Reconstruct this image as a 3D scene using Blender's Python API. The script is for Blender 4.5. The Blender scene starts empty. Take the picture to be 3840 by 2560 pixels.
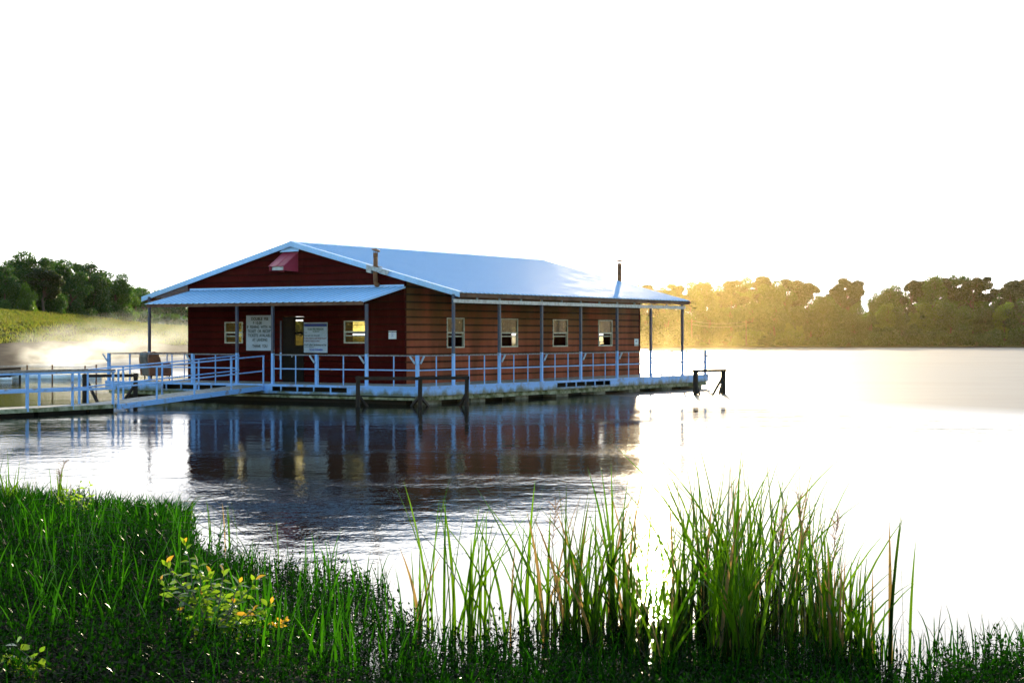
import bpy, math, random
import numpy as np
from mathutils import Vector, Matrix
PI=math.pi; R=math.radians
random.seed(7); rng=np.random.default_rng(7)
sc=bpy.context.scene; COL=sc.collection
F=6377.; CX=1920.; HY=1257.; EYE=2.48           # photo focal length / centre / horizon (3840 px wide), eye height over water
DK=EYE-1.818                                    # deck height
TH=R(57.708); C0=Vector((-3.3115,60.,0))
UD=Vector((math.cos(TH),math.sin(TH),0)); VD=Vector((-math.sin(TH),math.cos(TH),0))
def hp(u,v,z): return C0+UD*u+VD*v+Vector((0,0,z))
def ray(px,py): return Vector(((px-CX)/F,1.,(HY-py)/F))
EYEP=Vector((0,0,EYE))
def onplane(px,py,axis,val):                    # hit of a sight line with the house plane u=val or v=val -> (other, z)
    d=ray(px,py); ax=UD if axis=='u' else VD; ot=VD if axis=='u' else UD
    t=(val-(EYEP-C0).dot(ax))/d.dot(ax); p=EYEP+d*t
    return (p-C0).dot(ot), p.z
def ground(px,py,z=0.):
    d=ray(px,py); t=(z-EYE)/d.z; return EYEP+d*t
def at(px,py,Y): return EYEP+ray(px,py)*Y
def uonfront(px): return onplane(px,1400,'u',0.)[0]
# ---------------------------------------------------------------- object helpers
def tag(o,label=None,cat=None,group=None,kind=None):
    if label:o['label']=label
    if cat:o['category']=cat
    if group:o['group']=group
    if kind:o['kind']=kind
    return o
def thing(name,label,cat,loc=(0,0,0),rz=0,group=None):
    o=bpy.data.objects.new(name,None); COL.objects.link(o); o.location=loc; o.rotation_euler=(0,0,rz)
    o.empty_display_size=.3
    return tag(o,label,cat,group)
class MB:
    def __init__(s): s.v=[];s.f=[];s.m=[]
    def add(s,vs,fs,m=0):
        b=len(s.v); s.v+= [tuple(x) for x in vs]; s.f+=[tuple(i+b for i in f) for f in fs]; s.m+=[m]*len(fs); return s
    def box(s,a,b,m=0,xf=None):
        x0,y0,z0=a;x1,y1,z1=b
        vs=[(x0,y0,z0),(x1,y0,z0),(x1,y1,z0),(x0,y1,z0),(x0,y0,z1),(x1,y0,z1),(x1,y1,z1),(x0,y1,z1)]
        if xf: vs=[xf(*q) for q in vs]
        return s.add(vs,[(0,3,2,1),(4,5,6,7),(0,1,5,4),(1,2,6,5),(2,3,7,6),(3,0,4,7)],m)
    def beam(s,p,q,w,h=None,m=0,up=(0,0,1)):
        p=Vector(p);q=Vector(q);h=h or w; d=(q-p).normalized(); up=Vector(up)
        if abs(d.dot(up))>.97: up=UD
        a=d.cross(up).normalized()*w/2; b=a.cross(d).normalized()*h/2
        vs=[p-a-b,p+a-b,p+a+b,p-a+b,q-a-b,q+a-b,q+a+b,q-a+b]
        return s.add(vs,[(0,3,2,1),(4,5,6,7),(0,1,5,4),(1,2,6,5),(2,3,7,6),(3,0,4,7)],m)
    def tube(s,pts,rs,n=8,m=0,cap=True):
        pts=[Vector(p) for p in pts]
        if not hasattr(rs,'__len__'): rs=[rs]*len(pts)
        ring=[];prev=None
        for i,p in enumerate(pts):
            d=(pts[min(i+1,len(pts)-1)]-pts[max(i-1,0)]).normalized()
            r=Vector((1,0,0)) if abs(d.x)<.8 else Vector((0,1,0))
            if prev is not None: r=prev
            a=(r-d*r.dot(d)).normalized(); prev=a; b=d.cross(a)
            ring+= [p+(a*math.cos(2*PI*k/n)+b*math.sin(2*PI*k/n))*rs[i] for k in range(n)]
        fs=[]
        for i in range(len(pts)-1):
            for k in range(n):
                fs.append((i*n+k,i*n+(k+1)%n,(i+1)*n+(k+1)%n,(i+1)*n+k))
        if cap: fs.append(tuple(range(n))[::-1]); fs.append(tuple((len(pts)-1)*n+k for k in range(n)))
        return s.add(ring,fs,m)
    def prism(s,poly,ext,m=0):
        n=len(poly);ext=Vector(ext);poly=[Vector(p) for p in poly]
        vs=poly+[p+ext for p in poly]
        fs=[tuple(range(n))[::-1],tuple(range(n,2*n))]+[(k,(k+1)%n,(k+1)%n+n,k+n) for k in range(n)]
        return s.add(vs,fs,m)
    def build(s,name,mats,parent=None,smooth=False,local=None):
        me=bpy.data.meshes.new(name)
        off=Vector((0,0,0)); q=parent
        while q is not None and local is None: off+=q.location; q=q.parent
        if off.length>0: me.from_pydata([(x-off.x,y-off.y,z-off.z) for x,y,z in s.v],[],s.f)
        else: me.from_pydata(s.v,[],s.f)
        if not isinstance(mats,(list,tuple)): mats=[mats]
        for m in mats: me.materials.append(m)
        if len(mats)>1: me.polygons.foreach_set('material_index',s.m)
        if smooth: me.polygons.foreach_set('use_smooth',[True]*len(me.polygons))
        me.update()
        o=bpy.data.objects.new(name,me); COL.objects.link(o)
        if parent is not None:
            o.parent=parent
            if parent.type=='MESH': pass
        return o
def npmesh(name,V,Fq,mats,parent=None,midx=None,smooth=False):
    me=bpy.data.meshes.new(name); V=np.asarray(V,np.float32); Fq=np.asarray(Fq,np.int32); n,k=Fq.shape
    me.vertices.add(len(V)); me.vertices.foreach_set('co',V.ravel())
    me.loops.add(n*k); me.loops.foreach_set('vertex_index',Fq.ravel())
    me.polygons.add(n); me.polygons.foreach_set('loop_start',np.arange(n,dtype=np.int32)*k)
    try: me.polygons.foreach_set('loop_total',np.full(n,k,np.int32))
    except Exception: pass
    if not isinstance(mats,(list,tuple)): mats=[mats]
    for m in mats: me.materials.append(m)
    if midx is not None: me.polygons.foreach_set('material_index',np.asarray(midx,np.int32))
    if smooth: me.polygons.foreach_set('use_smooth',np.ones(n,bool))
    me.update(calc_edges=True); me.validate()
    o=bpy.data.objects.new(name,me); COL.objects.link(o)
    if parent is not None: o.parent=parent
    return o
def sub(o,parent):   # put a world-built mesh under an existing mesh part (both built relative to the same thing)
    o.parent=parent; return o
# ---------------------------------------------------------------- materials
def newmat(name):
    m=bpy.data.materials.new(name); m.use_nodes=True; nt=m.node_tree; nt.nodes.clear()
    return m,nt,nt.nodes,nt.links
def N(ns,t,**k):
    n=ns.new(t)
    for a,b in k.items(): setattr(n,a,b)
    return n
def mapr(ns,ls,src,a,b,c=0.,d=1.):
    n=N(ns,'ShaderNodeMapRange'); ls.new(src,n.inputs[0])
    for i,x in enumerate((a,b,c,d)): n.inputs[i+1].default_value=x
    return n.outputs[0]
def mixc(ns,ls,fac,a,b):
    n=N(ns,'ShaderNodeMix',data_type='RGBA')
    for s,x in ((0,fac),(6,a),(7,b)):
        if hasattr(x,'is_linked'): ls.new(x,n.inputs[s])
        else: n.inputs[s].default_value=(x if s==0 else (*x,1))
    return n.outputs[2]
def noise(ns,ls,scale,detail=4,vec=None,rough=.55,coord='Object'):
    n=N(ns,'ShaderNodeTexNoise'); n.inputs['Scale'].default_value=scale; n.inputs['Detail'].default_value=detail; n.inputs['Roughness'].default_value=rough
    if vec is None:
        tc=N(ns,'ShaderNodeTexCoord'); vec=tc.outputs[coord]
    ls.new(vec,n.inputs['Vector']); return n.outputs['Fac']
def scaled(ns,ls,sx,sy,sz,coord='Object'):
    tc=N(ns,'ShaderNodeTexCoord'); mp=N(ns,'ShaderNodeMapping'); mp.inputs['Scale'].default_value=(sx,sy,sz)
    ls.new(tc.outputs[coord],mp.inputs[0]); return mp.outputs[0]
def surf(name,col,dirt=None,amt=.5,rough=.6,metal=0.,scale=3.,lo=.45,hi=.65,vec=(1,1,1),bump=0.,bscale=20,spec=.5,extra=None):
    m,nt,ns,ls=newmat(name)
    out=N(ns,'ShaderNodeOutputMaterial'); b=N(ns,'ShaderNodeBsdfPrincipled'); ls.new(b.outputs[0],out.inputs[0])
    b.inputs['Roughness'].default_value=rough; b.inputs['Metallic'].default_value=metal; b.inputs['Specular IOR Level'].default_value=spec
    if dirt:
        f=noise(ns,ls,scale,6,scaled(ns,ls,*vec)); f=mapr(ns,ls,f,lo,hi,0,amt)
        c=mixc(ns,ls,f,col,dirt)
        f2=noise(ns,ls,scale*7,3,scaled(ns,ls,*vec)); f2=mapr(ns,ls,f2,.35,.7,0,.35)
        c2=mixc(ns,ls,f2,c,tuple(x*.55 for x in col))
        if extra: c2=extra(ns,ls,c2)
        ls.new(c2,b.inputs['Base Color'])
        ls.new(mapr(ns,ls,f,0,1,rough,min(1,rough+.25)),b.inputs['Roughness'])
    else: b.inputs['Base Color'].default_value=(*col,1)
    if bump:
        h=noise(ns,ls,bscale,4); bn=N(ns,'ShaderNodeBump'); bn.inputs['Strength'].default_value=bump; bn.inputs['Distance'].default_value=.02
        ls.new(h,bn.inputs['Height']); ls.new(bn.outputs[0],b.inputs['Normal'])
    return m
def objz(ns,ls):
    g=N(ns,'ShaderNodeNewGeometry'); s=N(ns,'ShaderNodeSeparateXYZ'); ls.new(g.outputs['Position'],s.inputs[0]); return s.outputs[2]
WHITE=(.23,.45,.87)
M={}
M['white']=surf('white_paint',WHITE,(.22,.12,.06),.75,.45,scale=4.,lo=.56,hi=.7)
def moss(ns,ls,c):
    z=objz(ns,ls); n=noise(ns,ls,2.2,6,scaled(ns,ls,1,1,.35))
    a=N(ns,'ShaderNodeMath',operation='MULTIPLY_ADD'); ls.new(n,a.inputs[0]); a.inputs[1].default_value=-.62; ls.new(z,a.inputs[2])
    f=mapr(ns,ls,a.outputs[0],.19,.02,0,.9); return mixc(ns,ls,f,c,(.10,.10,.03))
M['fascia']=surf('painted_fascia',WHITE,(.25,.15,.08),.7,.5,scale=2.5,lo=.52,hi=.7,vec=(1,1,1),extra=moss)
M['mossy']=surf('mossy_beam',(.36,.36,.25),(.07,.08,.02),.95,.8,scale=3,lo=.4,hi=.6,bump=.6,bscale=12)
M['float']=surf('float_block',(.30,.31,.30),(.07,.07,.04),.9,.75,scale=2,lo=.4,hi=.65)
M['deck']=surf('deck_boards',(.30,.28,.25),(.10,.08,.06),.8,.75,scale=5,vec=(1,1,1))
M['galv']=surf('galvanised_steel',(.40,.45,.52),(.20,.17,.15),.6,.42,.6,scale=8)
def paintedlow(ns,ls,c):
    z=objz(ns,ls); f=mapr(ns,ls,z,1.80,1.815,0,1); return mixc(ns,ls,f,WHITE,c)
M['post']=surf('post_steel',(.05,.065,.12),(.12,.09,.08),.5,.45,.2,scale=9,extra=paintedlow)
M['darkrail']=surf('rail_cap',(.24,.22,.22),(.10,.05,.03),.8,.5,.3,scale=9)
def ribshade(ns,ls,c,org=None,ax=None,sp_=.30352):  # shaded and bright side of each rib painted into the sheet colour
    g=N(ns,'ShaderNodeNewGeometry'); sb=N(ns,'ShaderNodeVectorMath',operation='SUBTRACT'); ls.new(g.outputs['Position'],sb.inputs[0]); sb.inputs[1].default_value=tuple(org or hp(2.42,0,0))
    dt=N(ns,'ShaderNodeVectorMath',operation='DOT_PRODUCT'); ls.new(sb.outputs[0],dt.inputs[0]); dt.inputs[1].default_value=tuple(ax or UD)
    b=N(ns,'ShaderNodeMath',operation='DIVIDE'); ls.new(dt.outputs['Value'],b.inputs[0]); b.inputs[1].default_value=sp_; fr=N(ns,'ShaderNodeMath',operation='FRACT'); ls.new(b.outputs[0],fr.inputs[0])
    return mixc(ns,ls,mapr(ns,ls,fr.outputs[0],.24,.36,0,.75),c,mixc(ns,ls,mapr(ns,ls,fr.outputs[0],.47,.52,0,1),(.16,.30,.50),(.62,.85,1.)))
M['roof']=surf('white_metal_roof',(.48,.72,.97),(.36,.56,.80),.5,.52,.0,scale=1.3,lo=.4,hi=.7,spec=.2,extra=ribshade)
M['awning']=surf('awning_metal',(.46,.72,.98),(.36,.56,.80),.5,.6,.0,scale=1.3,lo=.4,hi=.7,spec=.12,extra=lambda ns,ls,c: ribshade(ns,ls,c,hp(2.5,2.461-.06,0),VD,(13.18-2.401)/round((13.18-2.401)/.30)))
M['rooftrim']=surf('roof_trim',(.42,.66,.97),(.32,.50,.75),.4,.5,0,scale=2,spec=.3)
def mildew(ns,ls,c):
    z=objz(ns,ls); n=noise(ns,ls,.55,5,scaled(ns,ls,1,1,.25))
    f=mapr(ns,ls,z,2.1,3.5,0,1); a=N(ns,'ShaderNodeMath',operation='MULTIPLY'); ls.new(f,a.inputs[0]); ls.new(mapr(ns,ls,n,.35,.6,.15,1),a.inputs[1])
    return mixc(ns,ls,a.outputs[0],c,(.15,.085,.03))
def lapshade(depth,amt):  # dark line at each siding lap: shade painted into the colour
    def f(ns,ls,c):
        z=objz(ns,ls); a=N(ns,'ShaderNodeMath',operation='ADD'); ls.new(z,a.inputs[0]); a.inputs[1].default_value=-DK; b=N(ns,'ShaderNodeMath',operation='DIVIDE'); ls.new(a.outputs[0],b.inputs[0]); b.inputs[1].default_value=.282
        fr=N(ns,'ShaderNodeMath',operation='FRACT'); ls.new(b.outputs[0],fr.inputs[0]); p=mapr(ns,ls,fr.outputs[0],1-depth,1-depth*.6,0,amt)
        return mixc(ns,ls,p,c,(.012,.006,.004))
    return f
def mildew_lapshade(ns,ls,c): return lapshade(.30,.8)(ns,ls,mildew(ns,ls,c))
M['red']=surf('red_siding_front',(.062,.004,.0035),(.036,.003,.003),.8,.7,spec=.03,extra=lapshade(.22,.6),scale=1.2,lo=.35,hi=.65,vec=(1,1,.4))
M['redside']=surf('weathered_red_siding',(.42,.092,.045),(.20,.06,.03),.95,.6,spec=.10,scale=.9,lo=.35,hi=.6,vec=(1,1,.3),extra=mildew_lapshade)
M['brown']=surf('brown_timber',(.16,.065,.035),(.06,.03,.02),.7,.7,scale=3)
M['hood']=surf('red_hood',(.36,.03,.06),(.25,.03,.04),.5,.45,scale=3)
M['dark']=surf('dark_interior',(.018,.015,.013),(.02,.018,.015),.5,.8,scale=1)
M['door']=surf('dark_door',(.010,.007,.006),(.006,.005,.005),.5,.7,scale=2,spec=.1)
M['alu']=surf('window_aluminium',(.50,.50,.46),(.25,.22,.18),.6,.45,.4,scale=10)
M['piling']=surf('creosote_timber',(.022,.011,.007),(.010,.006,.005),.8,.85,scale=3,bump=.5,bscale=14,vec=(1,1,.3))
M['pipe']=surf('rusty_pipe',(.22,.085,.030),(.10,.04,.02),.8,.55,.3,scale=6)
M['zinc']=surf('zinc_cap',(.48,.48,.47),(.2,.18,.15),.6,.4,.7,scale=8)
M['sign']=surf('sign_board',(.42,.50,.66),(.28,.33,.42),.4,.5,scale=3)
M['ink']=surf('black_ink',(.012,.012,.015)); M['inkblue']=surf('blue_ink',(.015,.04,.40)); M['inkgreen']=surf('green_ink',(.01,.06,.02)); M['inknavy']=surf('navy_band',(.03,.045,.14)); M['inkred']=surf('maroon_ink',(.16,.03,.05))
M['paper']=surf('paper',(.75,.78,.85),(.5,.5,.5),.3,.7,scale=20)
M['leather']=surf('worn_leather',(.22,.07,.035),(.09,.03,.02),.7,.5,scale=5)
M['tape']=surf('grey_upholstery',(.12,.11,.10),(.07,.05,.04),.6,.7,scale=5)
M['boom']=surf('white_boom',(.75,.76,.80),(.35,.3,.2),.5,.5,scale=2)
M['mud']=surf('bank_mud',(.010,.009,.006),(.006,.006,.004),.6,1.,scale=6,bump=.5,spec=.05)
M['riprap']=surf('concrete_slope',(.055,.042,.034),(.018,.014,.012),.95,.85,scale=.35,lo=.35,hi=.62,vec=(1,.25,3),bump=.6,bscale=2,spec=.02)
def glassmat(name,col,mixf,tint):
    m,nt,ns,ls=newmat(name); out=N(ns,'ShaderNodeOutputMaterial')
    tr=N(ns,'ShaderNodeBsdfTransparent'); tr.inputs[0].default_value=tint; df=N(ns,'ShaderNodeBsdfDiffuse'); tl=N(ns,'ShaderNodeBsdfTranslucent'); gl=N(ns,'ShaderNodeBsdfGlossy'); gl.inputs['Roughness'].default_value=.08
    c=mixc(ns,ls,mapr(ns,ls,noise(ns,ls,3.5,5),.35,.65),col,tuple(x*.6 for x in col)); ls.new(c,df.inputs[0]); ls.new(c,tl.inputs[0])
    a=N(ns,'ShaderNodeMixShader'); a.inputs[0].default_value=.6; ls.new(df.outputs[0],a.inputs[1]); ls.new(tl.outputs[0],a.inputs[2])
    b=N(ns,'ShaderNodeMixShader'); ls.new(tr.outputs[0],b.inputs[1]); ls.new(a.outputs[0],b.inputs[2])
    ls.new(mapr(ns,ls,noise(ns,ls,5,4),.3,.7,mixf-.15,mixf+.15),b.inputs[0])
    lw_=N(ns,'ShaderNodeLayerWeight'); lw_.inputs[0].default_value=.5; d=N(ns,'ShaderNodeMixShader'); ls.new(mapr(ns,ls,lw_.outputs['Facing'],.35,1.,.02,.35),d.inputs[0]); ls.new(b.outputs[0],d.inputs[1]); ls.new(gl.outputs[0],d.inputs[2])
    ls.new(d.outputs[0],out.inputs[0]); return m
M['glass']=glassmat('dusty_glass',(.30,.24,.08),.30,(.85,.75,.36,1)); M['screen']=glassmat('dull_glass',(.12,.11,.06),.72,(.5,.45,.25,1))
def leafmat(name,c1,c2,tr1,tr2,tmix=.5,gloss=.25,grough=.3):
    m,nt,ns,ls=newmat(name); out=N(ns,'ShaderNodeOutputMaterial')
    g=N(ns,'ShaderNodeNewGeometry'); oi=N(ns,'ShaderNodeObjectInfo')
    r=g.outputs['Random Per Island']
    nn=mapr(ns,ls,noise(ns,ls,1.1,2),.35,.65); av=N(ns,'ShaderNodeMath',operation='MULTIPLY_ADD'); ls.new(r,av.inputs[0]); av.inputs[1].default_value=.5
    h=N(ns,'ShaderNodeMath',operation='MULTIPLY'); ls.new(nn,h.inputs[0]); h.inputs[1].default_value=.5; ls.new(h.outputs[0],av.inputs[2]); f=av.outputs[0]
    df=N(ns,'ShaderNodeBsdfDiffuse'); tl=N(ns,'ShaderNodeBsdfTranslucent'); gl=N(ns,'ShaderNodeBsdfGlossy'); gl.inputs['Roughness'].default_value=grough; gl.inputs[0].default_value=(.9,.95,1,1)
    ca=mixc(ns,ls,f,c1,c2); cb=mixc(ns,ls,f,tr1,tr2)
    hv=N(ns,'ShaderNodeHueSaturation'); ls.new(cb,hv.inputs['Color']); ls.new(mapr(ns,ls,oi.outputs['Random'],0,1,.7,1.25),hv.inputs['Value']); cb=hv.outputs[0]
    ls.new(ca,df.inputs[0]); ls.new(cb,tl.inputs[0])
    a=N(ns,'ShaderNodeMixShader'); a.inputs[0].default_value=tmix; ls.new(df.outputs[0],a.inputs[1]); ls.new(tl.outputs[0],a.inputs[2])
    lw_=N(ns,'ShaderNodeLayerWeight'); lw_.inputs[0].default_value=.5; k=N(ns,'ShaderNodeMath',operation='MULTIPLY'); ls.new(mapr(ns,ls,lw_.outputs['Facing'],.3,1.,.05,.8),k.inputs[0]); k.inputs[1].default_value=gloss*4; k.use_clamp=True
    b=N(ns,'ShaderNodeMixShader'); ls.new(k.outputs[0],b.inputs[0]); ls.new(a.outputs[0],b.inputs[1]); ls.new(gl.outputs[0],b.inputs[2]); ls.new(b.outputs[0],out.inputs[0]); return m
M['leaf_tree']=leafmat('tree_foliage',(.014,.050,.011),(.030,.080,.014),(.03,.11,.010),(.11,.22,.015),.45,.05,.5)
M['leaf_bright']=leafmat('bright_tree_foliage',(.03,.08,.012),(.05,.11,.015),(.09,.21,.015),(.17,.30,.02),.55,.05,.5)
M['leaf_pine']=leafmat('pine_foliage',(.014,.034,.012),(.03,.045,.012),(.03,.07,.01),(.08,.11,.012),.35,.05,.5)
M['reed']=leafmat('reed_blade',(.004,.014,.002),(.008,.022,.002),(.03,.13,.002),(.13,.28,.003),.50,.03,.35)
M['grassblade']=leafmat('grass_blade',(.001,.005,.001),(.002,.009,.001),(.001,.022,.001),(.018,.115,.0015),.5,.008,.30)
M['tallblade']=leafmat('tall_blade',(.003,.012,.001),(.006,.02,.001),(.004,.05,.001),(.05,.23,.003),.5,.02,.4)
M['straw']=leafmat('dry_straw_blade',(.10,.07,.03),(.14,.10,.04),(.22,.14,.04),(.30,.20,.06),.5,.02,.6)
M['shadereed']=leafmat('shaded_reed_base',(.012,.012,.004),(.02,.016,.006),(.02,.035,.004),(.05,.06,.008),.4,.02,.6)  # brown understory blades carry the shade of the reed bases in their colour
M['weed']=leafmat('weed_leaf',(.0008,.0035,.0006),(.002,.006,.001),(.0005,.008,.0005),(.018,.11,.002),.45,.006,.22)
M['shrub']=leafmat('shrub_leaf',(.035,.09,.01),(.06,.12,.015),(.18,.38,.015),(.34,.52,.02),.6,.05,.4)
M['youngleaf']=leafmat('young_orange_leaf',(.16,.09,.01),(.2,.12,.015),(.60,.32,.02),(.70,.50,.03),.6,.05,.4)
M['leveegrass']=leafmat('levee_grass',(.06,.055,.014),(.03,.05,.010),(.36,.32,.05),(.18,.30,.03),.5,.03,.5)
M['twig']=surf('dry_stem',(.13,.09,.045)); M['seed']=leafmat('seed_head',(.2,.14,.08),(.25,.18,.1),(.5,.33,.18),(.55,.4,.22),.6,.03,.5)
M['bark']=surf('bark',(.10,.07,.05),(.05,.035,.025),.7,.9,scale=4)
# ---------------------------------------------------------------- camera, sky, sun
cam=bpy.data.cameras.new('camera'); co=bpy.data.objects.new('camera',cam); COL.objects.link(co)
co.location=EYEP; co.rotation_euler=(PI/2,0,0); cam.lens=F/3840*36; cam.sensor_width=36; cam.shift_y=-(1280-HY)/3840
cam.clip_start=.1; cam.clip_end=6000; sc.camera=co
SAZ=R(4.75); SEL=R(8.6)
w=bpy.data.worlds.new('World'); sc.world=w; w.use_nodes=True; nt=w.node_tree; nt.nodes.clear()
sky=nt.nodes.new('ShaderNodeTexSky'); sky.sky_type='NISHITA'; sky.sun_disc=False; sky.sun_elevation=SEL; sky.sun_rotation=SAZ
sky.air_density=1.0; sky.air_density=1.5; sky.dust_density=.5; sky.ozone_density=3.5
bg=nt.nodes.new('ShaderNodeBackground'); bg.inputs[1].default_value=.15; wo=nt.nodes.new('ShaderNodeOutputWorld')
ns,ls=nt.nodes,nt.links      # thin bright overcast veil over the sunward half of the sky
tc=N(ns,'ShaderNodeTexCoord'); sp=N(ns,'ShaderNodeSeparateXYZ'); ls.new(tc.outputs['Generated'],sp.inputs[0])
cn=noise(ns,ls,1.,4,scaled(ns,ls,1.5,1.5,7.,'Generated')); vf=mapr(ns,ls,sp.outputs[1],.35,.93,0,1); 
vc=mixc(ns,ls,mapr(ns,ls,cn,.35,.65),(5.2,5.2,5.3),(6.0,5.9,5.8))
vm=N(ns,'ShaderNodeMix',data_type='RGBA',blend_type='MIX'); ls.new(vf,vm.inputs[0]); ls.new(sky.outputs[0],vm.inputs[6]); ls.new(vc,vm.inputs[7])
nt.links.new(vm.outputs[2],bg.inputs[0]); nt.links.new(bg.outputs[0],wo.inputs[0])
sl=bpy.data.lights.new('sun','SUN'); sl.energy=2.3; sl.angle=R(.53); sl.color=(1,.80,.50); so=bpy.data.objects.new('sun',sl); COL.objects.link(so)
sd=Vector((math.sin(SAZ)*math.cos(SEL),math.cos(SAZ)*math.cos(SEL),math.sin(SEL))); so.rotation_euler=sd.to_track_quat('Z','Y').to_euler(); so.location=(0,0,40)
sc.view_settings.view_transform='Standard'; sc.view_settings.look='None'; sc.view_settings.exposure=2.0; sc.view_settings.gamma=1; sc.view_settings.use_curve_mapping=False
sc.cycles.max_bounces=8; sc.cycles.transparent_max_bounces=12; sc.cycles.volume_bounces=0; sc.cycles.volume_step_rate=1.; sc.cycles.volume_max_steps=128
sc.cycles.use_denoising=True; sc.cycles.sample_clamp_indirect=6; sc.cycles.caustics_reflective=False; sc.cycles.caustics_refractive=False
# ---------------------------------------------------------------- water
def watermat():
    m,nt,ns,ls=newmat('lake_water'); out=N(ns,'ShaderNodeOutputMaterial'); b=N(ns,'ShaderNodeBsdfPrincipled'); ls.new(b.outputs[0],out.inputs[0])
    b.inputs['Base Color'].default_value=(.012,.012,.008,1); b.inputs['IOR'].default_value=1.45; b.inputs['Specular IOR Level'].default_value=.5
    pm=mapr(ns,ls,noise(ns,ls,1.,3,scaled(ns,ls,.06,.13,1),.6),.50,.64)      # wind-ruffled patches
    g_=N(ns,'ShaderNodeNewGeometry'); sy=N(ns,'ShaderNodeSeparateXYZ'); ls.new(g_.outputs['Position'],sy.inputs[0]); wx=N(ns,'ShaderNodeMath',operation='MULTIPLY_ADD'); ls.new(sy.outputs[0],wx.inputs[0]); wx.inputs[1].default_value=1.6; ls.new(sy.outputs[1],wx.inputs[2]); dist=mapr(ns,ls,wx.outputs[0],68,86,0,1)      # open water beyond the lee of the house is wind-ruffled
    rs=N(ns,'ShaderNodeMath',operation='MULTIPLY_ADD'); ls.new(dist,rs.inputs[0]); rs.inputs[1].default_value=.45; ls.new(mapr(ns,ls,pm,0,1,.035,.06),rs.inputs[2]); ls.new(rs.outputs[0],b.inputs['Roughness'])
    n1=noise(ns,ls,1.,4,scaled(ns,ls,3.6,1.5,1),.65); n2=noise(ns,ls,1.,2,scaled(ns,ls,.6,1.1,1))
    s=N(ns,'ShaderNodeMath',operation='MULTIPLY'); ls.new(n1,s.inputs[0]); ls.new(mapr(ns,ls,pm,0,1,.28,1.),s.inputs[1])
    a=N(ns,'ShaderNodeMath',operation='MULTIPLY_ADD'); ls.new(n2,a.inputs[0]); a.inputs[1].default_value=.35; ls.new(s.outputs[0],a.inputs[2])
    dd_=N(ns,'ShaderNodeBsdfDiffuse'); dd_.inputs[0].default_value=(.010,.010,.008,1); mx=N(ns,'ShaderNodeMixShader'); mx.inputs[0].default_value=.24; ls.new(b.outputs[0],mx.inputs[1]); ls.new(dd_.outputs[0],mx.inputs[2]); ls.new(mx.outputs[0],out.inputs[0])
    bn=N(ns,'ShaderNodeBump'); bn.inputs['Strength'].default_value=1; bn.inputs['Distance'].default_value=.018; ls.new(a.outputs[0],bn.inputs['Height']); ls.new(bn.outputs[0],b.inputs['Normal'])
    return m
wb=MB(); wb.add([(-640,-60,0),(640,-60,0),(640,900,0),(-640,900,0)],[(0,1,2,3)])
tag(wb.build('water',watermat()),kind='structure')
# ---------------------------------------------------------------- far land: shore profile by sight line
SH=[ # px, waterline y, riprap top y, crest y, extra depth
 (-3600,1372,1288,1150),(-1200,1378,1290,1155),(0,1372,1288,1163),(130,1364,1280,1170),(270,1354,1281,1180),(440,1345,1285,1198),(560,1339,1290,1216),(708,1333,1294,1224),
 (900,1322,1296,1240),(1200,1314,1299,1262),(1600,1309,1300,1280),(2100,1306,1301,1290),(2600,1304,1300.5,1292),(3300,1303,1300,1290),(3840,1303,1300,1288),(5200,1303,1300,1288),(9000,1306,1302,1288)]
def lerp(a,b,t): return a+(b-a)*t
def shore(px):
    for a,b in zip(SH,SH[1:]):
        if a[0]<=px<=b[0]:
            t=(px-a[0])/(b[0]-a[0]); return [lerp(a[i],b[i],t) for i in range(1,4)]
def shrows(px):
    yw,yr,yc=shore(px); zw=EYE*F/(yw-HY); rows=[]
    lev=min(1,max(0,(1300-px)/600))
    z1=zw+lerp(2,16,lev); zc=zw+lerp(14,32,lev)
    rows.append((zw-3,-.4)); rows.append((zw,-.02)); rows.append((z1,EYE+(HY-yr)/F*z1)); rows.append((lerp(z1,zc,.5),lerp(EYE+(HY-yr)/F*z1,EYE+(HY-yc)/F*zc,.58)))
    rows.append((zc,EYE+(HY-yc)/F*zc)); rows.append((zc+6,EYE+(HY-yc)/F*zc-.1)); rows.append((zc+40,lerp(1.5,EYE+(HY-yc)/F*zc-3,lev)))
    rows.append((890,2.5))
    return rows
pxs=[-3600+ i*60 for i in range(int(12600/60)+1)]
V=[];Fc=[];mi=[]
grid=[]
for px in pxs:
    rw=shrows(px); dense=[]
    for k in range(len(rw)-1):
        n=(1,4,8,8,2,3,4)[k]
        for j in range(n): t=j/n; dense.append((lerp(rw[k][0],rw[k+1][0],t),lerp(rw[k][1],rw[k+1][1],t),k))
    dense.append((*rw[-1],6)); grid.append(dense)
nr=len(grid[0])
for i,px in enumerate(pxs):
    for (Y,z,k) in grid[i]:
        jz=(random.random()-.5)*(.25 if k in (2,3,4) else (.06 if k==1 else 0))
        V.append(((px-CX)/F*Y,Y,z+jz))
for i in range(len(pxs)-1):
    for j in range(nr-1):
        Fc.append((i*nr+j,(i+1)*nr+j,(i+1)*nr+j+1,i*nr+j+1)); mi.append(0 if (grid[i][j][2]<=1) else 1)
V=[(max(-640,min(640,a)),b,c) for a,b,c in V]
M['levee']=surf('levee_turf',(.05,.055,.012),(.09,.07,.02),.9,.95,scale=.25,lo=.35,hi=.65,bump=.8,bscale=3,spec=.02)
far=npmesh('far_shore_ground',V,Fc,[M['riprap'],M['levee']],midx=mi,smooth=True); tag(far,kind='structure')
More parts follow.
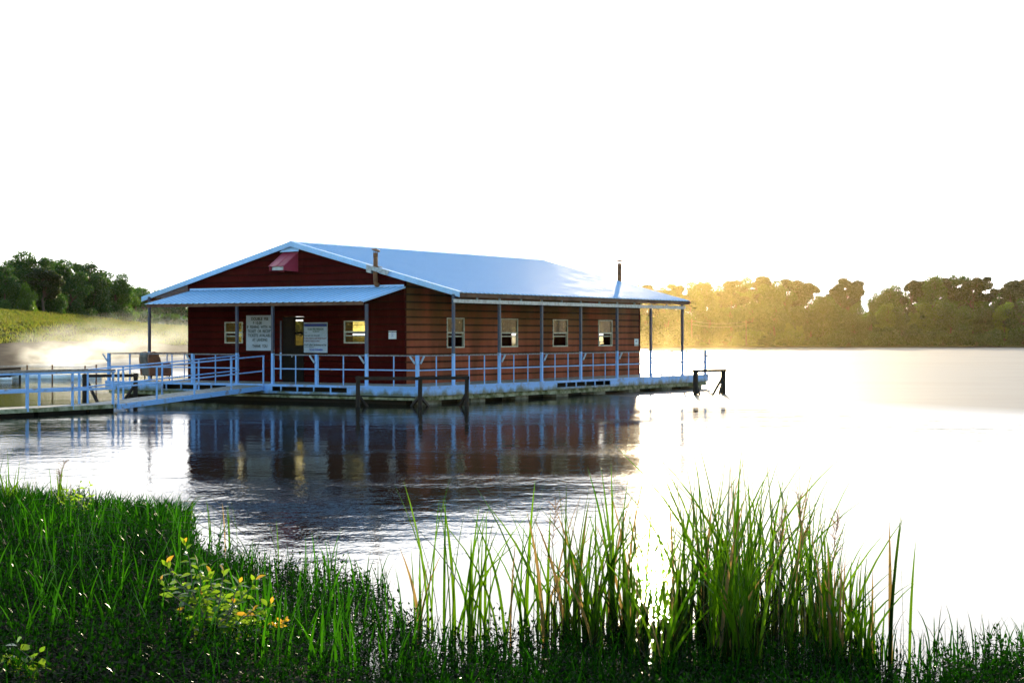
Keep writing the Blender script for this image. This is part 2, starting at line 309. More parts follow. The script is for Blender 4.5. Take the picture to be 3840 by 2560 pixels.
# levee grass tufts
def blades(px_pts,hts,wd,lean,seg=3,bend=.5,rnd=None):
    """px_pts (n,3) bases; returns verts,quads of tapering ribbons"""
    P=np.asarray(px_pts,float); n=len(P); h=np.asarray(hts)[:,None]; wd=np.asarray(wd)
    th=rng.uniform(0,2*PI,n); face=rng.uniform(0,2*PI,n)
    ld=np.stack([np.cos(th),np.sin(th),np.zeros(n)],1)*np.asarray(lean)[:,None]
    wv=np.stack([np.cos(face),np.sin(face),np.zeros(n)],1)
    rows=[]
    for k in range(seg+1):
        t=k/seg; c=P+np.array([0,0,1.])*h*(t-.18*bend*t*t)+ld*h*(t**2)
        ww=(wd*(1-t**3.2)*.5+.0006)[:,None]*(1 if k else .7)
        rows.append(c-wv*ww); rows.append(c+wv*ww)
    A=np.stack(rows,1); V=A.reshape(-1,3); m=2*(seg+1)
    b=(np.arange(n)*m)[:,None]
    q=np.array([[2*k,2*k+1,2*k+3,2*k+2] for k in range(seg)]); Fq=(b[:,:,None]+q[None]).reshape(-1,4)
    return V,Fq
pts=[];hh=[]
for i in range(42000):
    px=random.uniform(-150,1000); rw=shrows(px); k=random.choice((2,3,3,3)); t=random.random(); Y=lerp(rw[k][0],rw[k+1][0],t); z=lerp(rw[k][1],rw[k+1][1],t)
    pts.append(((px-CX)/F*Y,Y,z-.1)); hh.append(random.uniform(.15,.45)*(1.3 if k==2 and t<.1 else 1))
Vb,Fb=blades(pts,hh,rng.uniform(.05,.13,len(pts)),rng.uniform(.1,.7,len(pts)),2)
tag(npmesh('levee_grass',Vb,Fb,M['leveegrass']),'tall dry yellow-green grass covering the levee bank across the water','grass',kind='stuff')
# ---------------------------------------------------------------- trees
def leafquads(C,size,asp=.6):
    n=len(C); a=rng.normal(size=(n,3)); a/=np.linalg.norm(a,axis=1)[:,None]; b=rng.normal(size=(n,3)); b=np.cross(a,b); b/=np.linalg.norm(b,axis=1)[:,None]
    s=(size*rng.uniform(.6,1.4,n))[:,None]; a=a*s*.5; b=b*s*.5*asp
    V=np.stack([C-a,C-b*.9+a*.1,C+a,C+b],1).reshape(-1,3); return V,np.arange(n*4).reshape(-1,4)
def crownpts(kind,n,rs):
    g=np.random.default_rng(rs); blobs=[]
    if kind=='broad':
        for i in range(26):
            z=g.uniform(.22,.93); r=.34*math.sqrt(max(.05,1-((z-.52)/.50)**2)); a=g.uniform(0,2*PI); rr=r*math.sqrt(g.uniform(.2,1))*.85
            blobs.append((rr*math.cos(a),rr*math.sin(a),z,g.uniform(.07,.14)))
    elif kind=='pine':
        for i in range(24):
            z=g.uniform(.42,.97); r=.22*math.sqrt(max(.04,1-((z-.66)/.36)**2)); a=g.uniform(0,2*PI); rr=r*math.sqrt(g.uniform(.1,1))
            blobs.append((rr*math.cos(a),rr*math.sin(a),z,g.uniform(.04,.085)))
    elif kind=='shrub':
        for i in range(16):
            a=g.uniform(0,2*PI); rr=g.uniform(0,.6); blobs.append((rr*math.cos(a),rr*math.sin(a),g.uniform(.15,.8)*(1-rr*.5),g.uniform(.16,.26)))
    B=np.array(blobs); idx=g.choice(len(B),n,p=B[:,3]**2/sum(B[:,3]**2)); d=g.normal(size=(n,3)); d/=np.linalg.norm(d,axis=1)[:,None]
    rad=(B[idx,3]*g.uniform(.35,1.15,n)**.6)[:,None]; P=B[idx,:3]+d*rad*np.array([1.15,1.15,.75]); return P,B
def maketree(kind,n,leaf,rs):
    P,B=crownpts(kind,n,rs); V,Fq=leafquads(P,leaf)
    g=np.random.default_rng(rs+50); mb=MB(); top=.9 if kind!='shrub' else .5
    mb.tube([(g.normal()*.008*k,g.normal()*.008*k,top*k/5) for k in range(6)],[.018*(1-.8*k/5)+.002 for k in range(6)],6)
    for b in B[:10]:
        z0=max(.12,b[2]-.18); mb.tube([(0,0,z0),(b[0]*.5,b[1]*.5,lerp(z0,b[2],.6)),(b[0],b[1],b[2])],[.007,.005,.002],4)
    return V,Fq,mb
VAR={}
def variant(kind,i,n,leaf):
    key=(kind,i)
    if key not in VAR:
        V,Fq,mb=maketree(kind,n,leaf,100+i*13+len(kind))
        me=bpy.data.meshes.new('tree_crown'); me.vertices.add(len(V)); me.vertices.foreach_set('co',V.astype(np.float32).ravel())
        me.loops.add(Fq.size); me.loops.foreach_set('vertex_index',Fq.astype(np.int32).ravel()); me.polygons.add(len(Fq)); me.polygons.foreach_set('loop_start',np.arange(len(Fq),dtype=np.int32)*4)
        me.update(calc_edges=True); me.validate()
        tm=bpy.data.meshes.new('tree_trunk'); tm.from_pydata(mb.v,[],mb.f); tm.materials.append(M['bark']); tm.update()
        VAR[key]=(me,tm)
    return VAR[key]
MC={}
def tree(name,kind,i,loc,h,wscale,matkey,label,cat='tree',group=None,n=9500,leaf=.034):
    me,tm=variant(kind,i,n,leaf); k=(kind,i,matkey)
    if k not in MC: c=me.copy(); c.materials.append(M[matkey]); MC[k]=c
    t=thing(name,label,cat,loc,random.uniform(0,2*PI),group); t.scale=(h*wscale,h*wscale,h)
    for nm,d in (('trunk',tm),('crown',MC[k])):
        o=bpy.data.objects.new(nm,d); COL.objects.link(o); o.parent=t
    return t
ORD='first second third fourth fifth sixth seventh eighth ninth tenth eleventh twelfth thirteenth fourteenth fifteenth sixteenth seventeenth eighteenth nineteenth twentieth twenty-first twenty-second twenty-third twenty-fourth twenty-fifth twenty-sixth twenty-seventh twenty-eighth twenty-ninth thirtieth thirty-first thirty-second thirty-third thirty-fourth thirty-fifth thirty-sixth thirty-seventh thirty-eighth thirty-ninth fortieth'.split()
def zground(px,Y):
    rw=shrows(px)
    for a,b in zip(rw,rw[1:]):
        if a[0]<=Y<=b[0]: return lerp(a[1],b[1],(Y-a[0])/(b[0]-a[0]))
    return 2.
# left trees behind levee: px, top y, depth beyond crest, kind, width, material
LT=[(-260,990,12,'broad',1.0,'leaf_tree'),(-150,975,10,'broad',1.0,'leaf_tree'),(-40,985,12,'broad',1.,'leaf_tree'),(20,992,6,'broad',.9,'leaf_tree'),(78,952,14,'broad',1.05,'leaf_tree'),(138,962,10,'broad',.9,'leaf_tree'),(160,1000,4,'pine',1.5,'leaf_pine'),(212,972,14,'broad',1.,'leaf_tree'),(262,980,8,'broad',1.,'leaf_tree'),(310,982,12,'broad',1.,'leaf_tree'),
 (350,1003,7,'broad',1.,'leaf_tree'),(398,1015,12,'broad',1.,'leaf_tree'),(432,1030,6,'broad',1.,'leaf_tree'),(462,1062,9,'broad',1.,'leaf_tree'),(500,1080,34,'broad',1.,'leaf_tree'),(540,1074,40,'broad',.9,'leaf_tree'),(588,1090,44,'broad',1.1,'leaf_tree'),(640,1108,40,'broad',1.1,'leaf_tree'),(700,1118,42,'broad',1.1,'leaf_tree'),(770,1130,42,'broad',1.1,'leaf_tree'),(860,1145,42,'broad',1.1,'leaf_tree')]
for i,(px,ty,dd,kd,wsc,mt) in enumerate(LT):
    Y=shrows(px)[4][0]+dd; z=zground(px,Y)-.5; h=EYE+(HY-ty)/F*Y-z; h/= .99
    tree('pine_tree' if kd=='pine' else 'leafy_tree',kd,i%4,((px-CX)/F*Y,Y,z),h,wsc*1.0,mt,'%s behind the left levee, %s from the left'%('narrow pine' if kd=='pine' else ('broad green tree' if i<14 else 'hazy broad tree'),ORD[i]),'tree','trees behind the levee',n=9500,leaf=.034)
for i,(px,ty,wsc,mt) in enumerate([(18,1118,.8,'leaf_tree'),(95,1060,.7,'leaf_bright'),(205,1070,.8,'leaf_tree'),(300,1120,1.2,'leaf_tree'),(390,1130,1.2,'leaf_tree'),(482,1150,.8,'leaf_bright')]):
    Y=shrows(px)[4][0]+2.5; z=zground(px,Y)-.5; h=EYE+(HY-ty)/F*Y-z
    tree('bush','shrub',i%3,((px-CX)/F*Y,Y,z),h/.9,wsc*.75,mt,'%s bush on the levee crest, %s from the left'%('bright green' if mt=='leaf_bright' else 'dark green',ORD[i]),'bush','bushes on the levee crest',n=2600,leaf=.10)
# far right shore
RT=[(2380,1075,'broad',1.),(2440,1072,'pine',1.4),(2485,1068,'broad',.9),(2530,1064,'pine',1.4),(2585,1060,'broad',.9),(2640,1053,'broad',1.),(2700,1060,'broad',.9),(2745,1050,'pine',1.5),(2790,1046,'broad',.9),(2845,1041,'pine',1.5),(2893,1040,'broad',.9),(2950,1045,'pine',1.5),(2992,1055,'broad',.8),(3042,1064,'pine',1.2),(3085,1100,'broad',.8),
 (3140,1062,'pine',1.5),(3180,1044,'pine',1.4),(3205,1085,'broad',.6),(3292,1090,'broad',.7),(3335,1072,'broad',.9),(3380,1070,'broad',.9),(3418,1055,'pine',1.0),(3465,1046,'pine',1.3),(3500,1028,'broad',.8),(3545,1042,'pine',1.5),(3590,1029,'broad',.9),(3650,1034,'pine',1.4),(3700,1037,'pine',1.2),(3738,1100,'broad',.8),(3790,1085,'pine',1.1),(3830,1042,'pine',1.6),(3900,1030,'broad',1.),(3990,1040,'broad',1.),(4090,1050,'broad',1.)]
for i,(px,ty,kd,wsc) in enumerate(RT):
    Y=shrows(px)[1][0]+random.uniform(28,40); z=1.2; h=EYE+(HY-ty)/F*Y-z
    tree('pine_tree' if kd=='pine' else 'leafy_tree',kd,i%4,((px-CX)/F*Y,Y,z),h,wsc*.8,'leaf_pine' if kd=='pine' else 'leaf_tree','%s %s on the far skyline, %s from the left'%('golden hazy' if px<3100 else 'dark green','tall pine' if kd=='pine' else 'round-crowned tree',ORD[i]),'tree','skyline trees on the far shore')
MT=[(2420,1180,1.1,'leaf_tree'),(2500,1150,1.,'leaf_tree'),(2590,1170,1.1,'leaf_tree'),(2660,1130,1.,'leaf_tree'),(2740,1150,1.1,'leaf_tree'),(2820,1140,1.1,'leaf_tree'),(2905,1130,1.1,'leaf_tree'),(2965,1212,.8,'leaf_bright'),(2998,1220,.7,'leaf_bright'),(3030,1130,1.,'leaf_tree'),(3085,1105,1.,'leaf_tree'),(3150,1140,1.,'leaf_tree'),(3200,1170,1.2,'leaf_tree'),(3262,1176,1.1,'leaf_tree'),(3328,1134,.75,'leaf_bright'),(3385,1155,1.,'leaf_tree'),(3428,1168,.7,'leaf_bright'),(3505,1115,.95,'leaf_bright'),(3570,1130,1.1,'leaf_tree'),(3640,1150,1.1,'leaf_tree'),(3700,1150,1.1,'leaf_tree'),(3765,1124,.8,'leaf_bright'),(3765,1160,1.1,'leaf_tree'),(3835,1120,1.1,'leaf_tree'),(3920,1130,1.1,'leaf_tree')]
for i,(px,ty,wsc,mt) in enumerate(MT):
    Y=shrows(px)[1][0]+random.uniform(14,22); z=.8; h=EYE+(HY-ty)/F*Y-z
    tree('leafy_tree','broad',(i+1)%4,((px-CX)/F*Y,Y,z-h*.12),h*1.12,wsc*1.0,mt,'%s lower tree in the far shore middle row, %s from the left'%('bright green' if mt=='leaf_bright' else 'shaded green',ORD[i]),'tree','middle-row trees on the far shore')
k=0
for px in range(2390,3960,52):
    Y=shrows(px)[1][0]+random.uniform(5,10); br=2600<px<3060; h=random.uniform(2.2,5.5) if not (2560<px<2800) else random.uniform(1.4,2.4)
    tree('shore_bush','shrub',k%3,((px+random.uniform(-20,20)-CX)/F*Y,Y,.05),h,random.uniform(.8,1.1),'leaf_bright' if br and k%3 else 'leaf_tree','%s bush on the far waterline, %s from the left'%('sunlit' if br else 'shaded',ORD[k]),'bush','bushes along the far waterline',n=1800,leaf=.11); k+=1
# background planting that closes the wood behind the skyline trees
mb=None
pts=[]
for i in range(26000):
    px=random.uniform(2300,4300); Y=random.uniform(372,385); top=(HY-1118)/F*Y+EYE; top*= .75+.25*math.sin(px*.02)*math.sin(px*.011+1)
    if 3225<px<3262: top*=.8
    pts.append(((px-CX)/F*Y,Y+random.uniform(0,14),random.uniform(.5,top)))
for i in range(9000):
    px=random.uniform(-300,1200); Y=shrows(px)[4][0]+random.uniform(20,34); top=lerp(6.,3.,min(1,max(0,px/500))) ; pts.append(((px-CX)/F*Y,Y,random.uniform(-1.,top)+zground(px,Y)))
Vl,Fl=leafquads(np.array(pts),1.35,.8)
tag(npmesh('woodland_undergrowth',Vl,Fl,M['leaf_tree']),'dense undergrowth of the wood behind the far shore trees','undergrowth',kind='stuff')
# utility poles with wires on far shore
up=[]
for px,ty,lb in ((2594,1195,'thin pole on the far shore just right of the barge roof'),(2798,1198,'thin pole on the far shore at the right end of its wires')):
    Y=346.; p=at(px,ty,Y); m=MB(); m.tube([(p.x,Y,.3),(p.x,Y,p.z)],[.14,.09],6); t=thing('utility_pole',lb,'pole',(p.x,Y,0),0,'poles on the far shore')
    m.build('pole',M['twig'],t); m=MB(); m.beam((p.x-.8,Y,p.z-.5),(p.x+.8,Y,p.z-.5),.12); m.build('crossarm',M['twig'],t); up.append(p)
m=MB()
for dz in (-.4,-1.1): m.tube([up[0].lerp(up[1],k/8)+Vector((0,0,dz-.5*4*(k/8)*(1-k/8))) for k in range(9)],.022,4)
tag(m.build('power_line',M['alu']),'two sagging wires strung between the far shore poles','wire')
# ---------------------------------------------------------------- the floating barge house (all coordinates in its own frame u,v,z)
UL,VW=23.38,15.35                  # deck length, width
WU,WV,WUE,WVE=2.566,2.461,21.21,13.27
RF,RE=2.42,21.24; VR,VL=-.155,15.728; ZE=EYE+1.56; ZR=EYE+1.56+2.061; VM=(VR+VL)/2
barge=thing('floating_barge_house','dark red metal-sided fishing house with white metal roof on a railed floating deck','floating house',C0)
def ub(mb,a,b,m=0): return mb.box(a,b,m,xf=hp)
m=MB(); ub(m,(.02,.02,DK-.06),(UL-.02,VW-.02,DK)); m.build('deck',M['deck'],barge)
# fascia with truss slots
def fascia(name,along,L,slots,fix,outs,zt,zb,mat,th=.05):
    m=MB()
    def bx(a0,a1,z0,z1,t0=0,t1=th):
        if along=='u': ub(m,(a0,fix-t1*outs if outs>0 else fix-t1*outs,z0),(a1,fix-t0*outs,z1)) if outs<0 else ub(m,(a0,fix-t1,z0),(a1,fix-t0,z1))
        else: ub(m,(fix-t1,a0,z0),(fix-t0,a1,z1)) if outs>0 else ub(m,(fix+t0,a0,z0),(fix+t1,a1,z1))
    segs=[];c=0.
    for s0,s1 in sorted(slots): segs.append((c,s0,0)); segs.append((s0,s1,1)); c=s1
    segs.append((c,L,0))
    for a0,a1,k in segs:
        if not k:
            n=max(1,int((a1-a0)/2.45)); 
            for j in range(n): bx(lerp(a0,a1,j/n)+(.003 if j else 0),lerp(a0,a1,(j+1)/n),zb,zt-.085,0,th-.012+.004*(j%2))
        else:
            bx(a0,a1,zb,zb+.09); q=a0
            while q<a1: bx(q,q+.045,zb+.09,zt-.085,0,.045); q+=.78
    bx(0,L,zt-.085,zt,-.02,th)     # top rim angle
    return m.build(name,mat,barge)
sl=[(onplane(2084,1450,'v',0)[0],onplane(2287,1450,'v',0)[0])]
slf=[(uonfront(1307),uonfront(1022)),(uonfront(876)+.3,uonfront(612))]
M_f=M['fascia']
fascia('fascia','u',UL,sl,0.0,1,DK,DK-.35,M_f)
fascia('fascia','v',VW,slf,0.0,1,DK,DK-.35,M_f)
fascia('fascia','u',UL,[],VW,-1,DK,DK-.35,M_f)
fascia('fascia','v',VW,[(2,5),(9,12)],UL,-1,DK,DK-.35,M_f)
m=MB()
q=0.
while q<UL-.1: L=min(2.2,UL-q); ub(m,(q+.01,.06,DK-.52+random.uniform(-.015,.015)),(q+L,.14,DK-.36)); q+=L
ub(m,(.05,.2,DK-.49),(.12,9.4,DK-.40)); ub(m,(UL-.12,.2,DK-.5),(UL-.05,VW-.2,DK-.38)); ub(m,(.2,VW-.14,DK-.5),(UL-.2,VW-.06,DK-.38))
ub(m,(.06,9.5,DK-.50),(.14,VW-.1,DK-.37))
m.build('lower_beam',M['mossy'],barge)
k=0; q=.9
while q<UL-1:
    m=MB(); ub(m,(q,.28,-.25),(q+.95,1.6,DK-.5)); m.build('float',M['float'],barge); q+=3.094 if k else 2.9; k+=1
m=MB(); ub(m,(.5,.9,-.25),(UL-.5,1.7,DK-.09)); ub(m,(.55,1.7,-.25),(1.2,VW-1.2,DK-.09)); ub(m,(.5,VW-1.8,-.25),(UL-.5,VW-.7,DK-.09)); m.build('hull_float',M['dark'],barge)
# walls with openings
def profile(z0,z1,minor):
    z=z0; out=[]
    while z<z1:
        pts=[(0,0.),(.105,0.),(.115,.004 if minor else 0.),(.135,.004 if minor else 0.),(.145,0.),(.235,0.),(.245,.036),(.268,.036),(.282,0.)]
        for dz,o in pts[:-1]:
            if z+dz<z1: out.append((z+dz,o))
        z+=.282
    out.append((z1,0.)); return out
def wall(name,along,fix,outs,a0,a1,z0,z1,holes,mat,minor=False,top=None):
    prof=profile(z0,z1,minor); zs=[p[0] for p in prof]
    def off(z):
        for a,b in zip(prof,prof[1:]):
            if a[0]<=z<=b[0]: return lerp(a[1],b[1],(z-a[0])/max(1e-6,b[0]-a[0]))
        return 0.
    for h in holes: zs+= [h[2],h[3]]
    zs=sorted(set(round(z,4) for z in zs if z0<=z<=z1)); m=MB()
    P=(lambda a,o,z: hp(a,fix+outs*o,z)) if along=='u' else (lambda a,o,z: hp(fix+outs*o,a,z))
    for za,zb in zip(zs,zs[1:]):
        if zb-za<1e-4: continue
        e0,e1=a0,a1; f0,f1=a0,a1
        if top: e0,e1=top(za);f0,f1=top(zb)
        hz=sorted([(h[0],h[1]) for h in holes if h[2]<zb-1e-5 and h[3]>za+1e-5]); c0,c1=e0,f0
        for x0,x1 in hz+[(None,None)]:
            d0,d1=(e1,f1) if x0 is None else (x0,x0)
            for oo,inn in ((1,0),(0,1)):
                o0=off(za)*oo-.08*inn; o1=off(zb)*oo-.08*inn
                m.add([P(c0,o0,za),P(d0,o0,za),P(d1,o1,zb),P(c1,o1,zb)],[(0,1,2,3)])
            if x0 is not None: c0=c1=x1
    for h in holes:   # reveals
        for (x,zz,x2,z2) in ((h[0],h[2],h[0],h[3]),(h[1],h[2],h[1],h[3]),(h[0],h[2],h[1],h[2]),(h[0],h[3],h[1],h[3])):
            m.add([P(x,0,zz),P(x2,0,z2),P(x2,-.08,z2),P(x,-.08,zz)],[(0,1,2,3)])
    return m.build(name,mat,barge)
def hole(axis,val,x0,y0,x1,y1):
    a,z1=onplane(x0,y0,axis,val); b,z0=onplane(x1,y1,axis,val)
    za=onplane(x0,y1,axis,val)[1]; zb=onplane(x1,y0,axis,val)[1]
    return (min(a,b),max(a,b),(z0+za)/2,(z1+zb)/2)
ZW=ZE-.12
roofz=lambda v: ZE+(ZR-ZE)*(1-abs(v-VM)/((VL-VR)/2))
def gtop(z):  # gable edges
    if z<=roofz(WV)-.12: return (WV,WVE)
    d=(ZR-.12-z)/(ZR-ZE)*(VL-VR)/2; return (max(WV,VM-d),min(WVE,VM+d))
fW=[hole('u',WU,845,1208,911,1286),hole('u',WU,1292,1203,1374,1286)]
door=hole('u',WU,1062,1186,1140,1440); door=(door[0],door[1],DK+.01,door[3])
rW=[hole('v',WV,1675,1192,1739,1303),hole('v',WV,1877,1193,1940,1301),hole('v',WV,2072,1196,2127,1299),hole('v',WV,2243,1199,2294,1297)]
rW=[(a,b,rW[0][2],rW[0][3]) for a,b,_,_ in rW]
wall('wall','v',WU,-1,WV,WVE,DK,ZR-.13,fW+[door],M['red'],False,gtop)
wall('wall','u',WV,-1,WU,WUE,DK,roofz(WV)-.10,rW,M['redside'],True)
# openings in the far walls, through which the lake shows
zl,zh=rW[0][2],rW[0][3]
def lw(px0,px1): a=onplane(px0,1240,'v',WVE)[0]; b=onplane(px1,1240,'v',WVE)[0]; return (min(a,b),max(a,b),zl-.05,zh+.05)
lWn=[lw(889,914),lw(1104,1142),lw(1318,1376)]
lWn=[h for h in lWn]+[(18.7,19.9,zl,zh)]
wall('wall','u',WVE,1,WU,WUE,DK,roofz(WVE)-.10,lWn,M['redside'],False)
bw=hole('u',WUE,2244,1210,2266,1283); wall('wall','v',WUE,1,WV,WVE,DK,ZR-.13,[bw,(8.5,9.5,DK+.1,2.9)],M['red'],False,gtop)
m=MB()
for (u,v) in ((WU,WV),(WUE,WV),(WU,WVE),(WUE,WVE)):
    su=-1 if u==WU else 1; sv=-1 if v==WV else 1; zt=roofz(WV)-.12
    ub(m,(min(u+su*.028,u-su*.10),min(v+sv*.028,v+sv*.024),DK+.003),(max(u+su*.028,u-su*.10),max(v+sv*.028,v+sv*.024),zt)); ub(m,(min(u+su*.028,u+su*.024),min(v+sv*.022,v-sv*.12),DK+.005),(max(u+su*.028,u+su*.024),max(v+sv*.022,v-sv*.12),zt-.002))
m.build('corner_trim',M['red'],barge)
m=MB(); ub(m,(WU+.09,WV+.09,DK+.004),(WUE-.09,WVE-.09,DK+.02)); ub(m,(WU+.09,WV+.09,3.86),(WUE-.09,WVE-.09,3.9)); m.build('interior_floor_and_ceiling',M['dark'],barge)
def window(axis,val,outs,h,panes,frame_t=.045,mid=.5,depth=.035):
    a,b,z0,z1=h; P=(lambda a,o,z: hp(a,val+outs*o,z)) if axis=='v' else (lambda a,o,z: hp(val+outs*o,a,z))
    def bx(mb,a0,a1,za,zb,o0,o1): return mb.box((a0,o0,za),(a1,o1,zb),0,xf=P)
    m=MB(); t=frame_t
    bx(m,a-.01,a+t,z0-.01,z1+.01,-.06,depth); bx(m,b-t,b+.01,z0-.01,z1+.01,-.06,depth); bx(m,a+t,b-t,z0-.01,z0+t,-.06,depth-.003); bx(m,a+t,b-t,z1-t*.8,z1+.01,-.06,depth-.003)
    f=m.build('window',M['alu'],barge)
    zm=lerp(z0,z1,mid); m=MB(); bx(m,a+t,b-t,zm-.03,zm+.03,-.02,depth-.01); bx(m,a+t,b-t,zm-.16,zm-.12,-.05,-.022); bx(m,a+t,b-t,z1-.17,z1-.15,-.05,-.022); m.build('sash_rail',M['alu'],f)
    if 'u' in panes: m=MB(); bx(m,a+t,b-t,zm+.03,z1-t*.8,-.012,-.004); m.build('upper_pane',M['screen' if panes[0]=='s' else 'glass'],f)
    if 'l' in panes: m=MB(); bx(m,a+t,b-t,z0+t,zm-.16,-.042,-.036); m.build('lower_pane',M['glass'],f)
    return f
for h in fW: window('u',WU,-1,h,'gul',.035,.5)
for h in rW: window('v',WV,-1,h,'su',.04,.5)
for h in lWn: window('v',WVE,1,h,'',.03,.5)
window('u',WUE,1,bw,'',.03,.5)
# door: open dark doorway with leaf and its own glass
gx=onplane(1108,1200,'u',WU)[0]; gx2=onplane(1138,1200,'u',WU)[0]; gz1=onplane(1120,1199,'u',WU)[1]; gz0=onplane(1120,1295,'u',WU)[1]
lo,hi=min(gx,gx2),max(gx,gx2)
m=MB(); P=lambda o,a,z: hp(WU+o,a,z)
def dbx(mb,a0,a1,z0,z1,o0,o1,mm=0): return mb.box((o0,a0,z0),(o1,a1,z1),mm,xf=P)
dbx(m,door[0],lo,DK+.015,door[3]-.02,-.03,.02); dbx(m,hi,door[1],DK+.015,door[3]-.02,-.03,.02); dbx(m,lo,hi,DK+.015,gz0,-.03,.02); dbx(m,lo,hi,gz1,door[3]-.02,-.03,.02); dbx(m,lo,hi,lerp(gz0,gz1,.42),lerp(gz0,gz1,.42)+.03,-.03,.02);dbx(m,lo,hi,lerp(gz0,gz1,.5),lerp(gz0,gz1,.5)+.02,-.03,.02);dbx(m,lo,hi,lerp(gz0,gz1,.93),lerp(gz0,gz1,.93)+.02,-.03,.02)
d=m.build('door',M['door'],barge); m=MB(); dbx(m,lo,hi,gz0,lerp(gz0,gz1,.42),-.008,-.002); dbx(m,lo,hi,lerp(gz0,gz1,.53),lerp(gz0,gz1,.93),-.008,-.002); m.build('door_glass',M['glass'],d)
m=MB(); m.tube([hp(WU-.07,hi+.12,1.62),hp(WU-.07,hi+.12,1.72)],.02,6); m.beam(hp(WU-.03,hi+.12,1.67),hp(WU-.07,hi+.12,1.67),.02); m.build('handle',M['galv'],d)
jx=onplane(1057,1300,'u',WU)[0]; m=MB(); dbx(m,jx-.02,jx+.05,DK+.1,3.05,-.06,-.03); dbx(m,jx-.03,jx+.06,1.5,1.7,-.065,-.0601); m.build('door_track',M['post'],barge)
# ---- roof sheets with ribs
def ribsheet(name,p0,along,down,L,D,ribs,rh,mat,th=.012,rw=.028):
    """sheet: p0 corner, along = direction across ribs, down = direction along ribs"""
    al=along.normalized(); dn=down.normalized(); nm=al.cross(dn).normalized(); 
    if nm.z<0: nm=-nm
    xs=[(0,0)]
    n=int(round(L/ribs)); st=L/n
    for i in range(n):
        c=st*(i+.5); xs+= [(c-rw*1.5,0),(c-rw*.7,rh),(c+rw*.7,rh),(c+rw*1.5,0)]
        for q in (.34,.66):
            cc=c+st*(q-.5+.5) if c+st*q<L else None
            if cc and cc+.02<L: xs+=[(cc-.012,0),(cc,rh*.22),(cc+.012,0)]
    xs.append((L,0)); xs=sorted(xs); V=[];Fq=[]
    for x,h in xs:
        for t in (0,D): V.append(p0+al*x+dn*t+nm*h)
    k=len(xs)
    for x,h in xs:
        for t in (0,D): V.append(p0+al*x+dn*t+nm*(h-th))
    for i in range(k-1):
        a=2*i; Fq.append((a,a+2,a+3,a+1)); Fq.append((2*k+a,2*k+a+1,2*k+a+3,2*k+a+2)); Fq.append((a+1,a+3,2*k+a+3,2*k+a+1)); Fq.append((a,2*k+a,2*k+a+2,a+2))
    m=MB(); m.add(V,Fq); return m.build(name,mat,barge)
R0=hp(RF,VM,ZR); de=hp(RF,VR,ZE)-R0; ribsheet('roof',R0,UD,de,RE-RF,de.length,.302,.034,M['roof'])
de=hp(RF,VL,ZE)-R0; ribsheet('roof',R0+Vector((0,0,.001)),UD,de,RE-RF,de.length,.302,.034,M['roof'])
# ridge cap, rake trims, eave boards
m=MB(); e=(ZR-ZE)/((VL-VR)/2)
for s in (-1,1):
    m.add([hp(RF-.04,VM,ZR+.05),hp(RE+.03,VM,ZR+.05),hp(RE+.03,VM+s*.2,ZR+.05-.2*e-.01),hp(RF-.04,VM+s*.2,ZR+.05-.2*e-.01),hp(RF-.04,VM,ZR+.04),hp(RE+.03,VM,ZR+.04),hp(RE+.03,VM+s*.2,ZR+.035-.2*e-.01),hp(RF-.04,VM+s*.2,ZR+.035-.2*e-.01)],[(0,1,2,3),(7,6,5,4),(3,2,6,7),(0,3,7,4),(1,5,6,2)])
m.build('ridge_cap',M['rooftrim'],barge)
CHv=onplane(1411,1000,'u',RF)[0]
for s,vend in ((-1,VR),(1,VL)):
    parts=[(0.,1.)]
    if s<0:
        t0=(VM-CHv-.16)/(VM-VR); t1=(VM-CHv+.16)/(VM-VR); parts=[(0,t0),(t1,1.)]
    m=MB()
    for a,b in parts:
        va,vb=lerp(VM,vend,a),lerp(VM,vend,b); za,zb=lerp(ZR,ZE,a),lerp(ZR,ZE,b)
        for u0 in (RF-.06,):
            m.add([hp(u0,va,za+.03),hp(u0,vb,zb+.03),hp(u0,vb,zb-.17),hp(u0,va,za-.17),hp(u0+.03,va,za+.03),hp(u0+.03,vb,zb+.03),hp(u0+.03,vb,zb-.17),hp(u0+.03,va,za-.17)],[(0,1,2,3),(7,6,5,4),(3,2,6,7),(0,4,5,1),(0,3,7,4),(1,5,6,2)])
            m.add([hp(u0-.012,va,za-.125),hp(u0-.012,vb,zb-.125),hp(u0-.002,vb,zb-.15),hp(u0-.002,va,za-.15)],[(0,1,2,3)])
        m.add([hp(RF-.06,va,za+.034),hp(RF-.06,vb,zb+.034),hp(RF+.14,vb,zb+.034),hp(RF+.14,va,za+.034)],[(0,3,2,1)])
    m.build('rake_trim',M['rooftrim'],barge)
    m=MB(); m.add([hp(RE+.01,VM,ZR+.02),hp(RE+.01,vend,ZE+.02),hp(RE+.01,vend,ZE-.12),hp(RE+.01,VM,ZR-.12),hp(RE+.04,VM,ZR+.02),hp(RE+.04,vend,ZE+.02),hp(RE+.04,vend,ZE-.12),hp(RE+.04,VM,ZR-.12)],[(0,1,2,3),(7,6,5,4),(3,2,6,7),(0,4,5,1),(1,5,6,2)]); m.build('rake_trim',M['brown'],barge)
m=MB(); ub(m,(RF,VR+.07,ZE-.16),(RE-.03,VR+.11,ZE-.02)); m.build('eave_board',M['brown'],barge)
m=MB(); ub(m,(RF,VL-.11,ZE-.16),(RE-.03,VL-.07,ZE-.02)); m.build('eave_board',M['brown'],barge)
